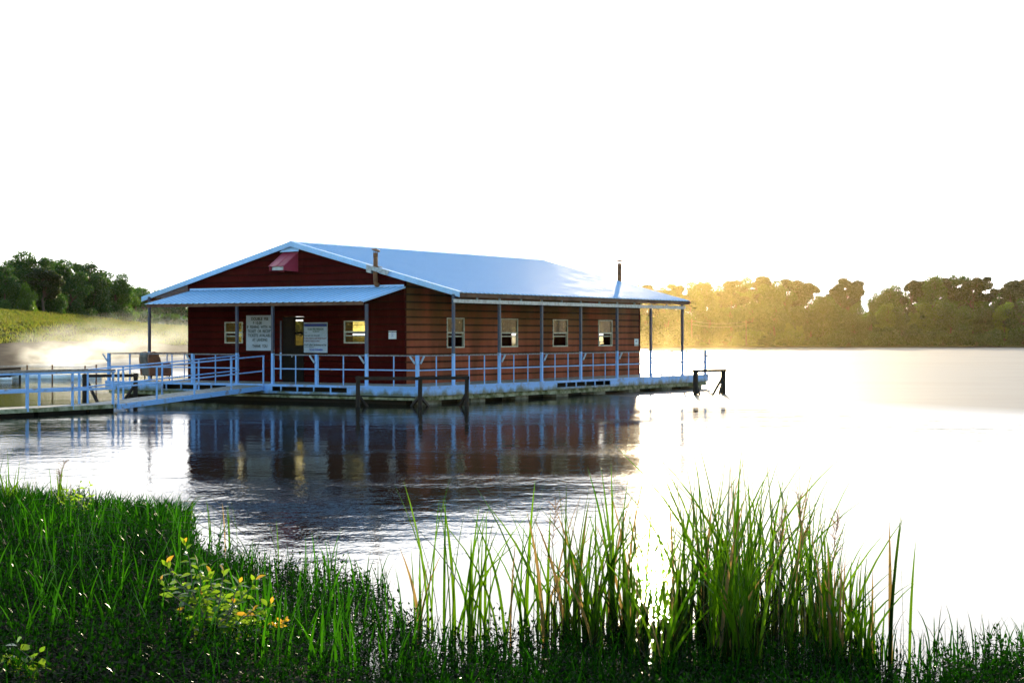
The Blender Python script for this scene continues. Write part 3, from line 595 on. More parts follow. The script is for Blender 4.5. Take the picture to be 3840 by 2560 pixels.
# soffit/rafters over side porches (brown, seen from below)
m=MB()
for k_ in range(13):
    u=RF+.15+k_*1.547
    for va,vb in ((VR+.12,WV-.05),(WVE+.05,VL-.12)):
        m.beam(hp(u,va,roofz(va)-.09),hp(u,vb,roofz(vb)-.09),.05,.12)
m.build('rafter',M['brown'],barge)
PU=[2.344+3.094*i for i in range(7)]
def post(u,v,zt,w=.095,z0=DK+.0,name='post'):
    m=MB(); ub(m,(u-w/2,v-w/2,z0),(u+w/2,v+w/2,zt)); ub(m,(u-w*.9,v-w*.9,z0+.001),(u+w*.9,v+w*.9,z0+.012)); return m.build(name,M['post'],barge)
PV=.09
for u in PU: post(u,PV,ZE-.06 if u in (PU[0],PU[-1]) else ZE-.37)
for u in PU: post(u,VW-.1,roofz(VW-.1)-.1)
m=MB(); zb=ZE-.37
ub(m,(PU[0]-.05,PV-.085,zb),(PU[-1]+.04,PV-.05,zb+.135)); ub(m,(PU[0]-.04,PV-.095,zb+.05),(PU[-1]+.03,PV-.086,zb+.065)); ub(m,(PU[0]-.05,PV-.049,zb+.11),(PU[-1]+.04,PV+.03,zb+.133))
for i in range(13):
    u=PU[0]+i*1.547
    if i%2==0: ub(m,(u-.14,PV-.1,zb+.012),(u+.14,PV-.0955,zb+.122))
hb=m.build('header_beam',M['galv'],barge)
m=MB()
for i in range(1,12): u=PU[0]+i*1.547; ub(m,(u-.03,PV-.04,zb+.136),(u+.03,PV+.02,ZE-.03))
m.build('stub_post',M['galv'],hb)
m=MB(); m.beam(hp(PU[0],VW-.1,ZE-.22),hp(PU[0],WVE,ZE-.22),.06,.16); m.build('side_header',M['brown'],barge)
# awning
ZA=EYE+1.229; ZB=EYE+1.7955; AV0,AV1=WV-.06,13.18
pa=hp(WU-.03,AV0,ZB); dn=hp(-.05,AV0,ZA)-pa; aw=ribsheet('awning',pa,VD,dn,AV1-AV0,dn.length,.30,.032,M['awning'])
m=MB(); dbx(m,AV0+.05,AV1,ZB-.0,ZB+.10,-.045,-.03); dbx(m,AV0+.05,AV1,ZB+.03,ZB+.035,-.12,-.045)
m.build('flashing',M['rooftrim'],aw)
m=MB(); ub(m,(0.0,AV0+.05,ZA-.13),(.05,AV1-.05,ZA-.02)); m.build('awning_beam',M['brown'],aw)
m=MB(); m.add([pa+Vector((0,0,.03)),pa+dn+Vector((0,0,.03)),pa+dn-Vector((0,0,.035)),pa-Vector((0,0,.035)),pa+Vector((0,0,.03))-VD*.02,pa+dn+Vector((0,0,.03))-VD*.02,pa+dn-Vector((0,0,.035))-VD*.02,pa-Vector((0,0,.035))-VD*.02],[(0,1,2,3),(7,6,5,4),(3,2,6,7),(0,4,5,1),(1,5,6,2)]); m.build('edge_trim',M['rooftrim'],aw)
m=MB()
for i in range(8):
    v=AV0+.3+i*1.46; m.beam(hp(.05,v,ZA-.06),hp(WU-.02,v,ZB-.07),.04,.09)
m.build('awning_rafter',M['brown'],aw)
FP=[uonfront(x) for x in (883,1017,1369)]
for v in FP: post(.09,v,ZA-.1)
# vent hood on gable
hv0=onplane(1120,1000,'u',WU)[0]; hz1=onplane(1120,946,'u',WU)[1]; hz0=onplane(1120,1019,'u',WU)[1]; hw=.72; hd=.88
m=MB(); zl_=hz0+.19
A=[(0,hz1),(0,hz0),(-hd,hz0+.02),(-hd,zl_)]
m.prism([hp(WU-.025+a,hv0,z) for a,z in A],VD*.02); m.prism([hp(WU-.025+a,hv0+hw,z) for a,z in A],VD*-.02)
hoodp=m.build('vent_hood',M['hood'],barge)
m=MB(); 
for j in range(9):
    v=hv0-.02+j*(hw+.04)/8; r=.02 if j%4 in (0,) else 0
    pass
pts=[];V=[]
xs=[(-.03,0),(.02,.02),(.05,.0),(.30,0),(.33,.025),(.37,.025),(.40,0),(.66,0),(.69,.02),(.75,0)]
for x,hh_ in xs: V+= [hp(WU-.03,hv0+x,hz1+.02+hh_),hp(WU-hd-.05,hv0+x,zl_+.0+hh_)]
m.add(V,[(2*i,2*i+1,2*i+3,2*i+2) for i in range(len(xs)-1)]); V2=[v-Vector((0,0,.008)) for v in V]; m.add(V2,[(2*i,2*i+2,2*i+3,2*i+1) for i in range(len(xs)-1)])
m.build('hood_roof',M['hood'],hoodp)
m=MB(); ub(m,(WU-.03-hd+.04,hv0+.02,hz0+.04),(WU-.03-hd+.05,hv0+hw-.12,zl_-.015)); m.build('louvre',M['galv'],hoodp)
m=MB(); va=hv0-.12;vb=hv0+hw+.05; m.add([hp(WU-.05,va,hz1+.30),hp(WU-.05,vb-.15,hz1+.26),hp(WU-.16,vb+.06,hz1+.015),hp(WU-.16,va+.0,hz1+.03)],[(0,3,2,1)]); m.build('hood_flashing',M['rooftrim'],hoodp)
# stove pipes
def chimney(u,v,z0,z1,r,cap,name='chimney'):
    m=MB(); m.tube([hp(u,v,z0),hp(u,v,z1-.16)],r,14); c=m.build(name,M['pipe'],barge,True)
    m=MB(); m.tube([hp(u,v,z1-.16),hp(u,v,z1)],r*1.03,14,cap=False); 
    tilt=.12 if cap=='tilt' else 0
    for a in range(4):
        ca,sa=math.cos(a*PI/2+.4)*r*.8,math.sin(a*PI/2+.4)*r*.8; m.beam(hp(u+ca,v+sa,z1-.03),hp(u+ca,v+sa,z1+.10+tilt*ca),.012)
    m.tube([hp(u,v,z1+.09),hp(u-.0,v-tilt*.1,z1+.115),hp(u,v-tilt*.2,z1+.17)],[r*2.0,r*1.9,.01],14); m.build('chimney_cap',M['pipe'],c); return c
pz=onplane(1411,948,'u',WU-.17)
c1=chimney(WU-.19,CHv,onplane(1411,1056,'u',WU-.17)[1],pz[1],.088,'tilt')
m=MB(); m.tube([hp(WU-.19,CHv,onplane(1411,1056,'u',WU-.17)[1]),hp(WU-.15,CHv,onplane(1411,1062,'u',WU-.17)[1]-.05),hp(WU,CHv,onplane(1411,1062,'u',WU-.17)[1]-.07)],.088,12); m.build('elbow',M['pipe'],c1,True)
m=MB(); zc=roofz(CHv); 
m.prism([hp(WU-.30,CHv+.36,zc+.03+.09),hp(WU-.30,CHv+.13,zc+.03),hp(WU-.30,CHv+.13,zc-.22),hp(WU-.30,CHv+.36,zc-.16)],UD*.28)
m.prism([hp(WU-.32,CHv+.10,zc+.06),hp(WU-.32,CHv-.75,zc-.15),hp(WU-.32,CHv-.62,zc-.31),hp(WU-.32,CHv+.10,zc-.10)],UD*.02)
m.prism([hp(WU-.10,CHv+.05,zc+.09),hp(WU-.10,CHv-.22,zc+.02),hp(WU-.10,CHv-.22,zc-.08),hp(WU-.10,CHv+.05,zc-.03)],UD*.03)
m.build('flashing_patch',M['galv'],c1)
# far pipe comes up through right roof slope
d=ray(2323,1055); n_=(hp(0,VR,ZE)-hp(0,VM,ZR)).cross(UD).normalized(); t=(hp(RF,VM,ZR)-EYEP).dot(n_)/d.dot(n_); pt=EYEP+d*t
pu,pv=(pt-C0).dot(UD),(pt-C0).dot(VD); h_=pt.z; zt_=EYE+(HY-988)/F*pt.y
chimney(pu,pv,h_-.3,zt_,.10,'flat')
# ---------------------------------------------------------------- railings: one part per side, balusters and holders under it
RZ=DK+1.1115
def rail(side,posts,balus,a0,a1,fix,holders,gap=None):
    along='u' if side in('right','left') else 'v'
    P=(lambda a,z,o=0.: hp(a,fix+o,z)) if along=='u' else (lambda a,z,o=0.: hp(fix+o,a,z))
    segs=[(a0,a1)] if not gap else [(a0,gap[0]),(gap[1],a1)]
    m=MB()
    for s0,s1 in segs:
        m.beam(P(s0,RZ-.015),P(s1,RZ-.015),.05,.035)
    rr=m.build('railing',M['darkrail'],barge)
    m=MB()
    for s0,s1 in segs:
        m.beam(P(s0,RZ-.0365),P(s1,RZ-.0365),.045,.005); m.beam(P(s0,DK+.575),P(s1,DK+.575),.035,.042)
    m.build('middle_rail',M['white'],rr)
    for a in balus: m=MB(); m.beam(P(a,DK),P(a,RZ-.04),.032); m.build('baluster',M['white'],rr)
    for a in posts: m=MB(); m.beam(P(a,DK),P(a,RZ-.0),.105); m.build('rail_post',M['white'],rr)
    for a,dr in holders:
        o=-.09 if side in('right','front') else .09
        m=MB(); m.tube([P(a+dr*.04,RZ-.30,o),P(a+dr*.26,RZ-.04,o)],.038,8); m.build('rod_holder',M['galv'],rr)
    return rr
bal=[]
for a,b in zip(PU,PU[1:]): bal+=[lerp(a,b,1/3),lerp(a,b,2/3)]
bal+= [.9+.35,22.2]
rail('right',[.08,UL-.08],bal,.08,UL-.08,PV-.0,[(.1,1)]+[(u,1) for u in PU[1:]]+[(UL-.1,1)])
fb=[uonfront(x) for x in (480,639,802,1103,1282,1471)]
rail('front',[uonfront(717),uonfront(1182),VW-.08],fb,.08,VW-.08,.09,[(uonfront(1182),1),(uonfront(1369),1),(uonfront(717),1),(VW-.1,1),(.1,1)],(FP[1],FP[0]))
rail('left',[UL-.12],[bb for bb in bal],.12,UL-.12,VW-.1,[(u,1) for u in PU[1:4]])
rail('back',[4.5,8.5,12],[2,3,6,7,10,11,13.5],.12,VW-.12,UL-.09,[])
# ---------------------------------------------------------------- signs and writing
def textmesh(name,lines,parent,mat,centre,outn,right,depth=.004,cond=None):
    """lines: (text, x, z, height, width or None, align)"""
    for (txt,x,z,h,wd,al) in lines:
        cu=bpy.data.curves.new(name,'FONT'); cu.body=txt; cu.size=1.; cu.extrude=0.; cu.offset=.03
        o=bpy.data.objects.new('tmp_text',cu); COL.objects.link(o); bpy.context.view_layer.update()
        me=bpy.data.meshes.new_from_object(o.evaluated_get(bpy.context.evaluated_depsgraph_get())); bpy.data.objects.remove(o)
        n=len(me.vertices); a=np.zeros(n*3); me.vertices.foreach_get('co',a); a=a.reshape(-1,3)
        x0,x1=a[:,0].min(),a[:,0].max(); sx=(wd/(x1-x0)) if wd else h/.7; sy=h/.72
        X=(a[:,0]-(x0+x1)/2)*sx+x if al=='c' else (a[:,0]-x0)*sx+x
        Z=a[:,1]*sy+z
        base=centre-parent.location
        W=np.array(base)[None,:]+X[:,None]*np.array(right)[None,:]+Z[:,None]*np.array([0,0,1.])[None,:]+np.array(outn)[None,:]*depth
        me.vertices.foreach_set('co',W.ravel()); me.materials.clear(); me.materials.append(mat); me.update()
        ob=bpy.data.objects.new(name,me); COL.objects.link(ob); ob.parent=parent
def board(name,label,px0,py0,px1,py1,val=WU,axis='u',th=.03,mat='sign',cat='sign',group=None,off=.03):
    h=hole(axis,val,px0,py0,px1,py1); a,b,z0,z1=h
    if axis=='u': c=hp(val-off,(a+b)/2,(z0+z1)/2); nrm=-UD; right=-VD
    else: c=hp((a+b)/2,val-off,(z0+z1)/2); nrm=-VD; right=UD
    t=thing(name,label,cat,c,0,group); m=MB(); W=(b-a)/2;H=(z1-z0)/2
    q=[c-right*W-Vector((0,0,H)),c+right*W-Vector((0,0,H)),c+right*W+Vector((0,0,H)),c-right*W+Vector((0,0,H))]
    m.prism(q,nrm*th); m.build('board' if cat=='sign' else 'sheet',M[mat],t)
    return t,c+nrm*th,nrm,right,W,H
t,c,nr_,rt,W,H=board('notice_board','large white board reading DOUBLE FEE left of the barge door','x' and 927,1182,1030,1314)
L=[('DOUBLE  FEE',0,.72,.19,1.25,'c'),('$ 10.00',-.18*W,.49,.19,.65,'c'),('IF  FISHING  WITH  NO',0,.26,.19,1.9,'c'),('TICKET  OR  RECEIPT',0,.02,.19,1.78,'c'),('TICKETS  AVALABLE',0,-.22,.19,1.74,'c'),('AT  LANDING',0,-.47,.19,1.1,'c'),('THANK  YOU',0,-.82,.19,1.1,'c')]
textmesh('lettering',[(a,x,z*H,h*H*.86,w_*W,al) for a,x,z,h,w_,al in L],t,M['ink'],c,nr_,rt)
t,c,nr_,rt,W,H=board('price_board','blue and white board of rules and the $5.00 price right of the barge door',1143,1209,1231,1322)
m=MB(); q=[c+rt*x*W+Vector((0,0,z*H))+nr_*.002 for x,z in ((-.97,.73),(.97,.73),(.97,.93),(-.97,.93))]; m.prism(q,nr_*.002); m.build('header_band',M['inknavy'],t)
textmesh('lettering',[('FISHING BARGE OPEN FOR ALL',0,.76*H,.14*H,1.85*W,'c')],t,M['inkblue'],c,nr_,rt,.006)
textmesh('lettering',[('$5.00 PER PERSON',0.,.50*H,.13*H,1.35*W,'c'),('THIS AREA ONLY',0.05*W,.37*H,.08*H,.6*W,'c')],t,M['inkgreen'],c,nr_,rt)
textmesh('lettering',[('RULES',-.93*W,.31*H,.05*H,.22*W,'l'),('No one under 12 yrs. without adult',-.95*W,.10*H,.10*H,1.3*W,'l'),('Help Keep Barge And Environment Clean',-.95*W,-.54*H,.13*H,1.88*W,'l'),('For information contact the owner',-.95*W,-.65*H,.05*H,.85*W,'l')],t,M['ink'],c,nr_,rt)
textmesh('lettering',[('No diving, swimming or coming off boats from barge',-.95*W,-.09*H,.10*H,1.88*W,'l'),('No disorderly conduct or profanity!',-.95*W,-.27*H,.10*H,1.3*W,'l')],t,M['inkred'],c,nr_,rt)
textmesh('lettering',[('THE LAKE STORE MARINA',0.05*W,-.87*H,.13*H,1.15*W,'c')],t,M['inkblue'],c,nr_,rt)
t,c,nr_,rt,W,H=board('paper_notice','small taped white paper notice on the dark front wall near the corner',1459,1240,1488,1273,th=.004,mat='paper',cat='notice',off=.026)
textmesh('lettering',[('NO',0,.55*H,.14*H,.2*W,'c'),('SMOKING',0,.30*H,.14*H,.75*W,'c'),('IN',0,.02*H,.14*H,.2*W,'c'),('BARGE',0,-.25*H,.14*H,.6*W,'c')],t,M['inkblue'],c,nr_,rt,.002)
t,c,nr_,rt,W,H=board('paper_notice','weathered paper notice on the side wall by its far end',2377,1268,2392,1296,WV,'v',th=.004,mat='paper',cat='notice',off=.026)
m=MB(); q=[c+rt*x*W+Vector((0,0,z*H))+nr_*.001 for x,z in ((-.5,-.1),(.4,-.1),(.4,.45),(-.5,.45))]; m.prism(q,nr_*.002); m.build('faded_print',M['galv'],t)
# ---------------------------------------------------------------- armchair on the left side deck
ca=at(657,1400,68.2); cu_,cv_=(ca-C0).dot(UD),(ca-C0).dot(VD); cv_=max(cv_,WVE+.75); ca=hp(cu_,cv_,DK)
ch=thing('armchair','worn brown wing armchair standing on the left deck beside the house wall','armchair',ca,R(35))
def lb(mb,a,b): return mb.box(a,b)
def lbuild(mb,name,mat,par=ch,bev=.03):
    o=mb.build(name,mat,par,local=1)
    if bev: md=o.modifiers.new('bevel','BEVEL'); md.width=bev; md.segments=2
    return o
s_=1.12
def X(a): return tuple(x*s_ for x in a)
m=MB(); lb(m,X((-.30,-.33,.16)),X((.42,.33,.34))); lbuild(m,'seat_frame',M['leather'])
m=MB(); lb(m,X((-.22,-.27,.341)),X((.44,.27,.47))); lbuild(m,'seat_cushion',M['leather'],bev=.05)
m=MB(); m.prism([Vector(X(p)) for p in ((-.42,-.33,.16),(-.26,-.33,.16),(-.30,-.31,.80),(-.36,-.26,1.02),(-.48,-.26,1.02),(-.52,-.31,.85))],(0,.66*s_,0)); lbuild(m,'backrest',M['tape'],bev=.06)
for sy in (-1,1):
    m=MB(); y0=.34*sy; m.prism([Vector((x*s_,(y0)*s_,z*s_)) for x,z in ((-.44,.18),(.42,.18),(.42,.58),(.34,.64),(.02,.62),(-.04,.80),(-.10,.98),(-.26,1.05),(-.46,1.0),(-.50,.8))],(0,.10*sy*s_,0)); lbuild(m,'wing_arm',M['leather'],bev=.025)
for x in (-.32,.36):
    for y in (-.30,.30):
        m=MB(); m.tube([X((x,y,0)),X((x,y,.17))],[.02,.032],8); lbuild(m,'leg',M['piling'],bev=0)
# ---------------------------------------------------------------- gangway ramp and floating dock
Y0=55.6; ZD=.235
Ra=Vector(((441-CX)/F*Y0,Y0,ZD)); rv=onplane(990,1455,'u',-.03)[0]; Rb=hp(-.03,rv,.60)
rd=(Rb-Ra); rh=Vector((rd.x,rd.y,0)).normalized(); pl=Vector((-rh.y,rh.x,0)); GW=1.22
La=Ra+pl*GW; lv=(lambda: ( (La-C0).dot(UD),(La-C0).dot(VD),rh.dot(UD)))(); tl=(-.03-lv[0])/lv[2]; Lb=La+rh*tl; Lb.z=ZD+rd.z*tl/Vector((rd.x,rd.y)).length
ramp=thing('gangway_ramp','blue-white steel gangway ramp rising from the dock to the barge deck','gangway',(Ra.x,Ra.y,0))
m=MB(); m.beam(Ra-Vector((0,0,.09)),Rb-Vector((0,0,.09)),.05,.17); m.beam(La-Vector((0,0,.09)),Lb-Vector((0,0,.09)),.05,.17)
m.build('stringer',M['white'],ramp)
m=MB(); q=[Ra-pl*-.03+Vector((0,0,-.01)),Rb+pl*.03+Vector((0,0,-.01)),Lb-pl*.03+Vector((0,0,-.01)),La-pl*.03+Vector((0,0,-.01))]; m.prism(q,(0,0,.012)); m.build('tread_plate',M['deck'],ramp)
def ramprail(A,B,pxs,nm):
    up=Vector((0,0,1)); m=MB(); sl_=(B-A); 
    top=1.11
    m.beam(A+up*top,B+up*top,.045,.042); m.beam(A+up*.55,B+up*.55,.04,.042); rr=m.build(nm,M['white'],ramp)
    for px in pxs:
        d=ray(px,1400); # param where A+t*sl has this px
        k=(px-CX)/F; t=(k*A.y-A.x)/(sl_.x-k*sl_.y); t=min(.995,max(.003,t)); p=A+sl_*t; mm=MB(); mm.beam(p-up*.12,p+up*(top-.0),.046); mm.build('rail_post',M['white'],rr)
ramprail(Ra,Rb,(444,588,729,868,989),'handrail'); ramprail(La,Lb,(324,462,608,745,866),'handrail')
D1=Vector(((102-CX)/F*52.2,52.2,ZD)); dd=(Ra-D1); dd.z=0; dh=dd.normalized(); dp=Vector((-dh.y,dh.x,0)); Ds=D1-dh*6; De=Ra-dh*.12
dock=thing('floating_dock','low floating dock with blue rails leading in from the left edge','dock',(D1.x,D1.y,0))
m=MB(); 
for o in (0,GW): m.beam(Ds+dp*o-Vector((0,0,.06)),De+dp*o-Vector((0,0,.06)),.06,.13)
m.build('edge_beam',M['mossy'],dock)
m=MB(); m.prism([Ds+dp*.03,De+dp*.03,De+dp*(GW-.03),Ds+dp*(GW-.03)],(0,0,-.03)); m.build('dock_deck',M['deck'],dock)
Lk=(De-Ds).length; gaps=[]
for px in (141,335): k=(px-CX)/F; t=(k*Ds.y-Ds.x)/(dh.x-k*dh.y); gaps.append(t)
edges=[0]+sorted(gaps)+[Lk]
for i,(a,b) in enumerate(zip(edges,edges[1:])):
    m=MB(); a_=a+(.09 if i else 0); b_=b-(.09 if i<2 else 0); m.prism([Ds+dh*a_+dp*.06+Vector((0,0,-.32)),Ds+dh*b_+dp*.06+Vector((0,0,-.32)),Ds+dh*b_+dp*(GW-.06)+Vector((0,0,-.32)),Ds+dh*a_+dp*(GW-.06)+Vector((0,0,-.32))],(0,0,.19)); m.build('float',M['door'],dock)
for o,pxl in ((0,(-40,102,272,424)),(GW,(-60,147,297))):
    A=Ds+dp*o;B=De+dp*o; up=Vector((0,0,1)); m=MB(); m.beam(A+up*1.12,B+up*1.12,.06,.045); r_=m.build('handrail',M['darkrail'],dock)
    m=MB(); m.beam(A+up*1.065,B+up*1.065,.055,.06); m.beam(A+up*.52,B+up*.52,.05,.075); m.build('middle_rail',M['white'],r_)
    for px in pxl:
        k=(px-CX)/F; t=(k*A.y-A.x)/(dh.x-k*dh.y)
        if t<0: continue
        p=A+dh*t; m=MB(); m.beam(p-up*.1,p+up*1.09,.06 if px!=102 else .075); m.build('rail_post',M['white'],r_)
# ---------------------------------------------------------------- piling frames
def pilings(label,posts,beams,braces,w=.16):
    b=posts[0]; t=thing('piling_frame',label,'piling',(b[0].x,b[0].y,0),0,'timber piling frames in the water')
    for p,zt in posts: m=MB(); m.tube([p+Vector((0,0,-1)),p+Vector((0,0,zt*.5)),p+Vector((.01,0,zt))],[w/2,w/2*.97,w/2*.93],9); m.build('post',M['piling'],t)
    for a,b_ in beams: m=MB(); m.beam(a,b_,.09,.11); m.build('crossbeam',M['piling'],t)
    for a,b_ in braces: m=MB(); m.beam(a,b_,.07,.09); m.build('brace',M['piling'],t)
def PP(px,Y): return Vector(((px-CX)/F*Y,Y,0))
def zat(py,Y): return EYE+(HY-py)/F*Y
up=Vector((0,0,1))
Yp=58.2; a,b,c=PP(1342,59.0),PP(1575,58.6),PP(1750,59.4)
ZT=zat(1411,58.8)
pilings('dark timber three-post piling frame in front of the barge corner',[(a,ZT),(b,ZT),(c,ZT)],[(a+up*(ZT-.07)-Vector((.08,0,0)),b+up*(ZT-.07)),(b+up*(ZT-.06)+Vector((.0,-.1,0)),c+up*(ZT-.06)+Vector((.08,-.1,0)))],
 [(a+up*.42,PP(1380,59.6)-up*.05),(b+up*.35+Vector((.03,0,0)),PP(1610,59.8)-up*.05),(b+up*.35-Vector((.03,0,0)),PP(1540,59.8)-up*.05),(c+up*.48,PP(1722,60.)-up*.05)])
Yr=71.; a,b=PP(2608,Yr),PP(2712,Yr+1)
ZT=zat(1386,Yr); pilings('sunlit two-post piling frame off the far right corner of the deck',[(a,ZT),(b,ZT)],[(a+up*(ZT-.05)-Vector((.1,0,0)),b+up*(ZT-.05)+Vector((.1,0,0)))],[(b+up*.75,PP(2668,Yr)-up*.1),(b+up*.6,PP(2694,Yr+.5)-up*.1),(a+up*.5,PP(2627,Yr+.5)-up*.1)],.22)
a,b=PP(317,61.5),PP(508,62.5); ZT=zat(1400,62)
pilings('dark two-post piling frame behind the gangway ramp',[(a,ZT),(b,ZT)],[(a+up*(ZT-.08)-Vector((.08,0,0)),b+up*(ZT-.08)+Vector((.1,0,0)))],[(a+up*.88+Vector((.06,0,0)),PP(372,61)-up*.05),(b+up*.7,PP(455,62)-up*.05)],.17)
# ---------------------------------------------------------------- posts, cable, boom, slatted dock beyond the gangway
bp=[]
for i,(px,ty,Y,lb) in enumerate(((102,1368,88,'rusty thin post in the water behind the dock rail, leftmost of the row'),(196,1368,90,'pale misty thin post in the water, second of the row'),(319,1371,88,'thin rusty post right behind the start of the ramp rails'),(361,1367,88,'thin dark post with yellow rust left of the barge deck corner'))):
    p=PP(px,Y); m=MB(); m.tube([p-up*.8,p+up*zat(ty,Y)],.04,7); o=m.build('mooring_post',M['pipe']); tag(o,lb,'post','thin posts strung with cable left of the barge'); bp.append(p+up*(zat(ty,Y)-.08))
m=MB(); m.tube([PP(-60,92)+up*zat(1374,92)]+bp,.010,4); tag(m.build('cable',M['galv']),'thin grey cable strung along the posts left of the barge','cable')
m=MB(); pts=[PP(px,97+math.sin(px*.02)*.6)+up*.07 for px in range(20,400,20)]; m.tube(pts,.19,10); tag(m.build('floating_boom',M['boom'],smooth=True),'long white floating boom on the water left of the barge','boom')
t=thing('slatted_dock','dark slatted dock section tilted on the water at the left edge','dock',PP(20,95)); A=PP(-60,94);B=PP(76,97); m=MB()
m.beam(A+up*.55,B+up*.62,.08,.08); m.beam(A+up*.05,B+up*.28,.10,.12); m.build('frame',M['door'],t)
m=MB()
for k in range(26):
    q=k/25; m.beam(A.lerp(B,q)+up*lerp(.05,.28,q),A.lerp(B,q)+up*lerp(.55,.62,q),.05,.03)
m.build('slats',M['dark'],t)
for q in (.1,.7,.99): m=MB(); p=A.lerp(B,q); m.beam(p+up*-.2,p+up*.5,.09); m.build('leg',M['dark'],t)
m=MB(); m.tube([p_+up*.06 for p_ in (PP(-60,93),PP(45,93.4))],.11,8); m.build('pontoon',M['boom'],t)
# ---------------------------------------------------------------- near bank
def shoreY(px):
    T=[(-900,27),(0,24.5),(300,23.8),(420,23.),(690,22.3),(735,19.6),(1000,18.4),(1440,17.2),(1500,14.9),(1640,13.9),(2000,14.4),(2600,14.6),(3200,13.6),(3380,12.2),(3600,12.6),(3840,13.2),(5000,14)]
    for a,b in zip(T,T[1:]):
        if a[0]<=px<=b[0]: return lerp(a[1],b[1],(px-a[0])/(b[0]-a[0]))
    return T[0][1] if px<T[0][0] else T[-1][1]
def nbz(px,Y):
    s=shoreY(px); wet=min(1,max(0,(px-700)/900)); 
    dry=min(.32,(s-Y)*.06-.02); wetz=min(.25,(11.6-Y)*.12-.03)
    return lerp(dry,wetz,wet)
V=[];Fq=[]
nx,ny=120,70
for i in range(nx+1):
    for j in range(ny+1):
        Y=lerp(-20,30,(j/ny)**.6); x=lerp(-30,22,i/nx); px=x/max(Y,6)*F+CX
        z=nbz(px,max(Y,0.)) if Y>4 else .35+ (4-Y)*.02
        z=max(-.8,z)+ (math.sin(x*3.1+Y*1.7)*math.sin(Y*2.3-x)*.02); V.append((x,Y,z))
for i in range(nx):
    for j in range(ny): a=i*(ny+1)+j; Fq.append((a,a+ny+1,a+ny+2,a+1))
tag(npmesh('ground',V,Fq,M['mud'],smooth=True),kind='structure')
def px_of(x,Y): return x/Y*F+CX
# leafy ground cover (many low stems with opposite leaves)
def weeds(n,sampler,name,label):
    Vs=[];Fs=[];base=0
    lv=[];
    C=[];D=[];S=[];W_=[]
    st=[]
    for i in range(n):
        x,Y,z,h=sampler(); lean=Vector((random.gauss(0,.35),random.gauss(0,.35),1)).normalized(); top=Vector((x,Y,z))+lean*h; b=Vector((x,Y,z-.05))
        st.append((b,top))
        k=int(h/.042)+2; a0=random.uniform(0,PI)
        for j in range(k):
            t=(j+.8)/k; c=b.lerp(top,t); ang=a0+j*PI/2
            if t<.25 : continue
            for s in (0,PI):
                ln=random.uniform(.045,.09)*(1.1-.45*t); ev=random.uniform(.0,.9) if t<.85 else random.uniform(.7,1.4)
                d=Vector((math.cos(ang+s)*math.cos(ev),math.sin(ang+s)*math.cos(ev),math.sin(ev))); C.append(c);D.append(d*ln);S.append(ln)
    C=np.array(C);D=np.array(D);S=np.array(S)[:,None]; upv=np.array([0,0,1.]); sd=np.cross(D,upv); sd/=np.linalg.norm(sd,axis=1)[:,None]+1e-6; sd*=S*.19
    V=np.stack([C,C+D*.45+sd+upv*S*.04,C+D-upv*S*.12,C+D*.45-sd+upv*S*.04],1).reshape(-1,3); Fq=np.arange(len(C)*4).reshape(-1,4)
    B=np.array([b for b,t in st]);T=np.array([t for b,t in st]); r=.0022
    off=np.array([[r,0,0],[-r*.5,r*.87,0],[-r*.5,-r*.87,0]]); V2=np.concatenate([B[:,None]+off,T[:,None]+off*.5],1).reshape(-1,3); bb=(np.arange(len(B))*6)[:,None,None]+len(V)
    F2=(bb+np.array([[0,1,4,3],[1,2,5,4],[2,0,3,5]])[None]).reshape(-1,4)
    o=npmesh(name,np.concatenate([V,V2]),np.concatenate([Fq,F2]),M['weed']); tag(o,label,'ground cover',kind='stuff'); return o
def sampL():
    while 1:
        Y=math.sqrt(random.uniform(9.6**2,24.5**2)); px=random.uniform(-250,1560); 
        if Y<shoreY(px)-random.uniform(0,.5):
            if px>1380 and Y>14.6 and random.random()<.4: continue
            z=max(nbz(px,Y),-.02); return (px-CX)/F*Y,Y,z,random.uniform(.10,.26)*(1.25 if px<700 else 1.)
def sampR():
    while 1:
        Y=math.sqrt(random.uniform(9.6**2,14.6**2)); px=random.uniform(1500,4100)
        s=shoreY(px); dens=1 if px>3300 else (1. if Y<12.4 else .35)
        if Y<s-random.uniform(0,.6) and random.random()<dens:
            z=max(nbz(px,Y),-.02); return (px-CX)/F*Y,Y,z,random.uniform(.12,.27)*(1.35 if px>3500 else 1)
weeds(6000,sampL,'ground_cover','mat of small-leaved dark green waterside weeds covering the left bank')
weeds(3000,sampR,'ground_cover','small-leaved dark waterside weeds along the bottom right edge')
# grass blades
def gsamp(n,reg):
    P=[];H=[]
    while len(P)<n:
        Y=math.sqrt(random.uniform(9.6**2,24.5**2)); px=random.uniform(-250,reg); 
        if Y>shoreY(px)-.1 : continue
        if px>1000 and random.random()<.55: continue
        if Y<13.2 and random.random()<.75: continue
        cl=math.sin(px*.013+Y*1.7)*math.sin(Y*2.9+px*.004)
        if cl<-.25 and random.random()<.7: continue
        P.append(((px-CX)/F*Y,Y,max(nbz(px,Y),-.02)-.02)); H.append(random.uniform(.18,.42)*(1.15 if px<700 and Y>17 else 1))
    return P,H
P,H=gsamp(3800,1700); Vg,Fg=blades(P,H,rng.uniform(.006,.014,len(P)),rng.uniform(.05,.45,len(P)),4,.8)
tag(npmesh('grass',Vg,Fg,M['grassblade'],smooth=True),'dark green grass blades growing thick on the left bank','grass',kind='stuff')
P=[];H=[]
while len(P)<620:
    Y=random.uniform(11.2,20.5); px=random.uniform(-200,1560)
    if Y>shoreY(px)-.3 or math.sin(px*.017+Y*2.1)*math.sin(Y*1.9-px*.006)<-.1: continue
    P.append(((px-CX)/F*Y,Y,max(nbz(px,Y),-.02)-.02)); H.append(random.uniform(.34,.62))
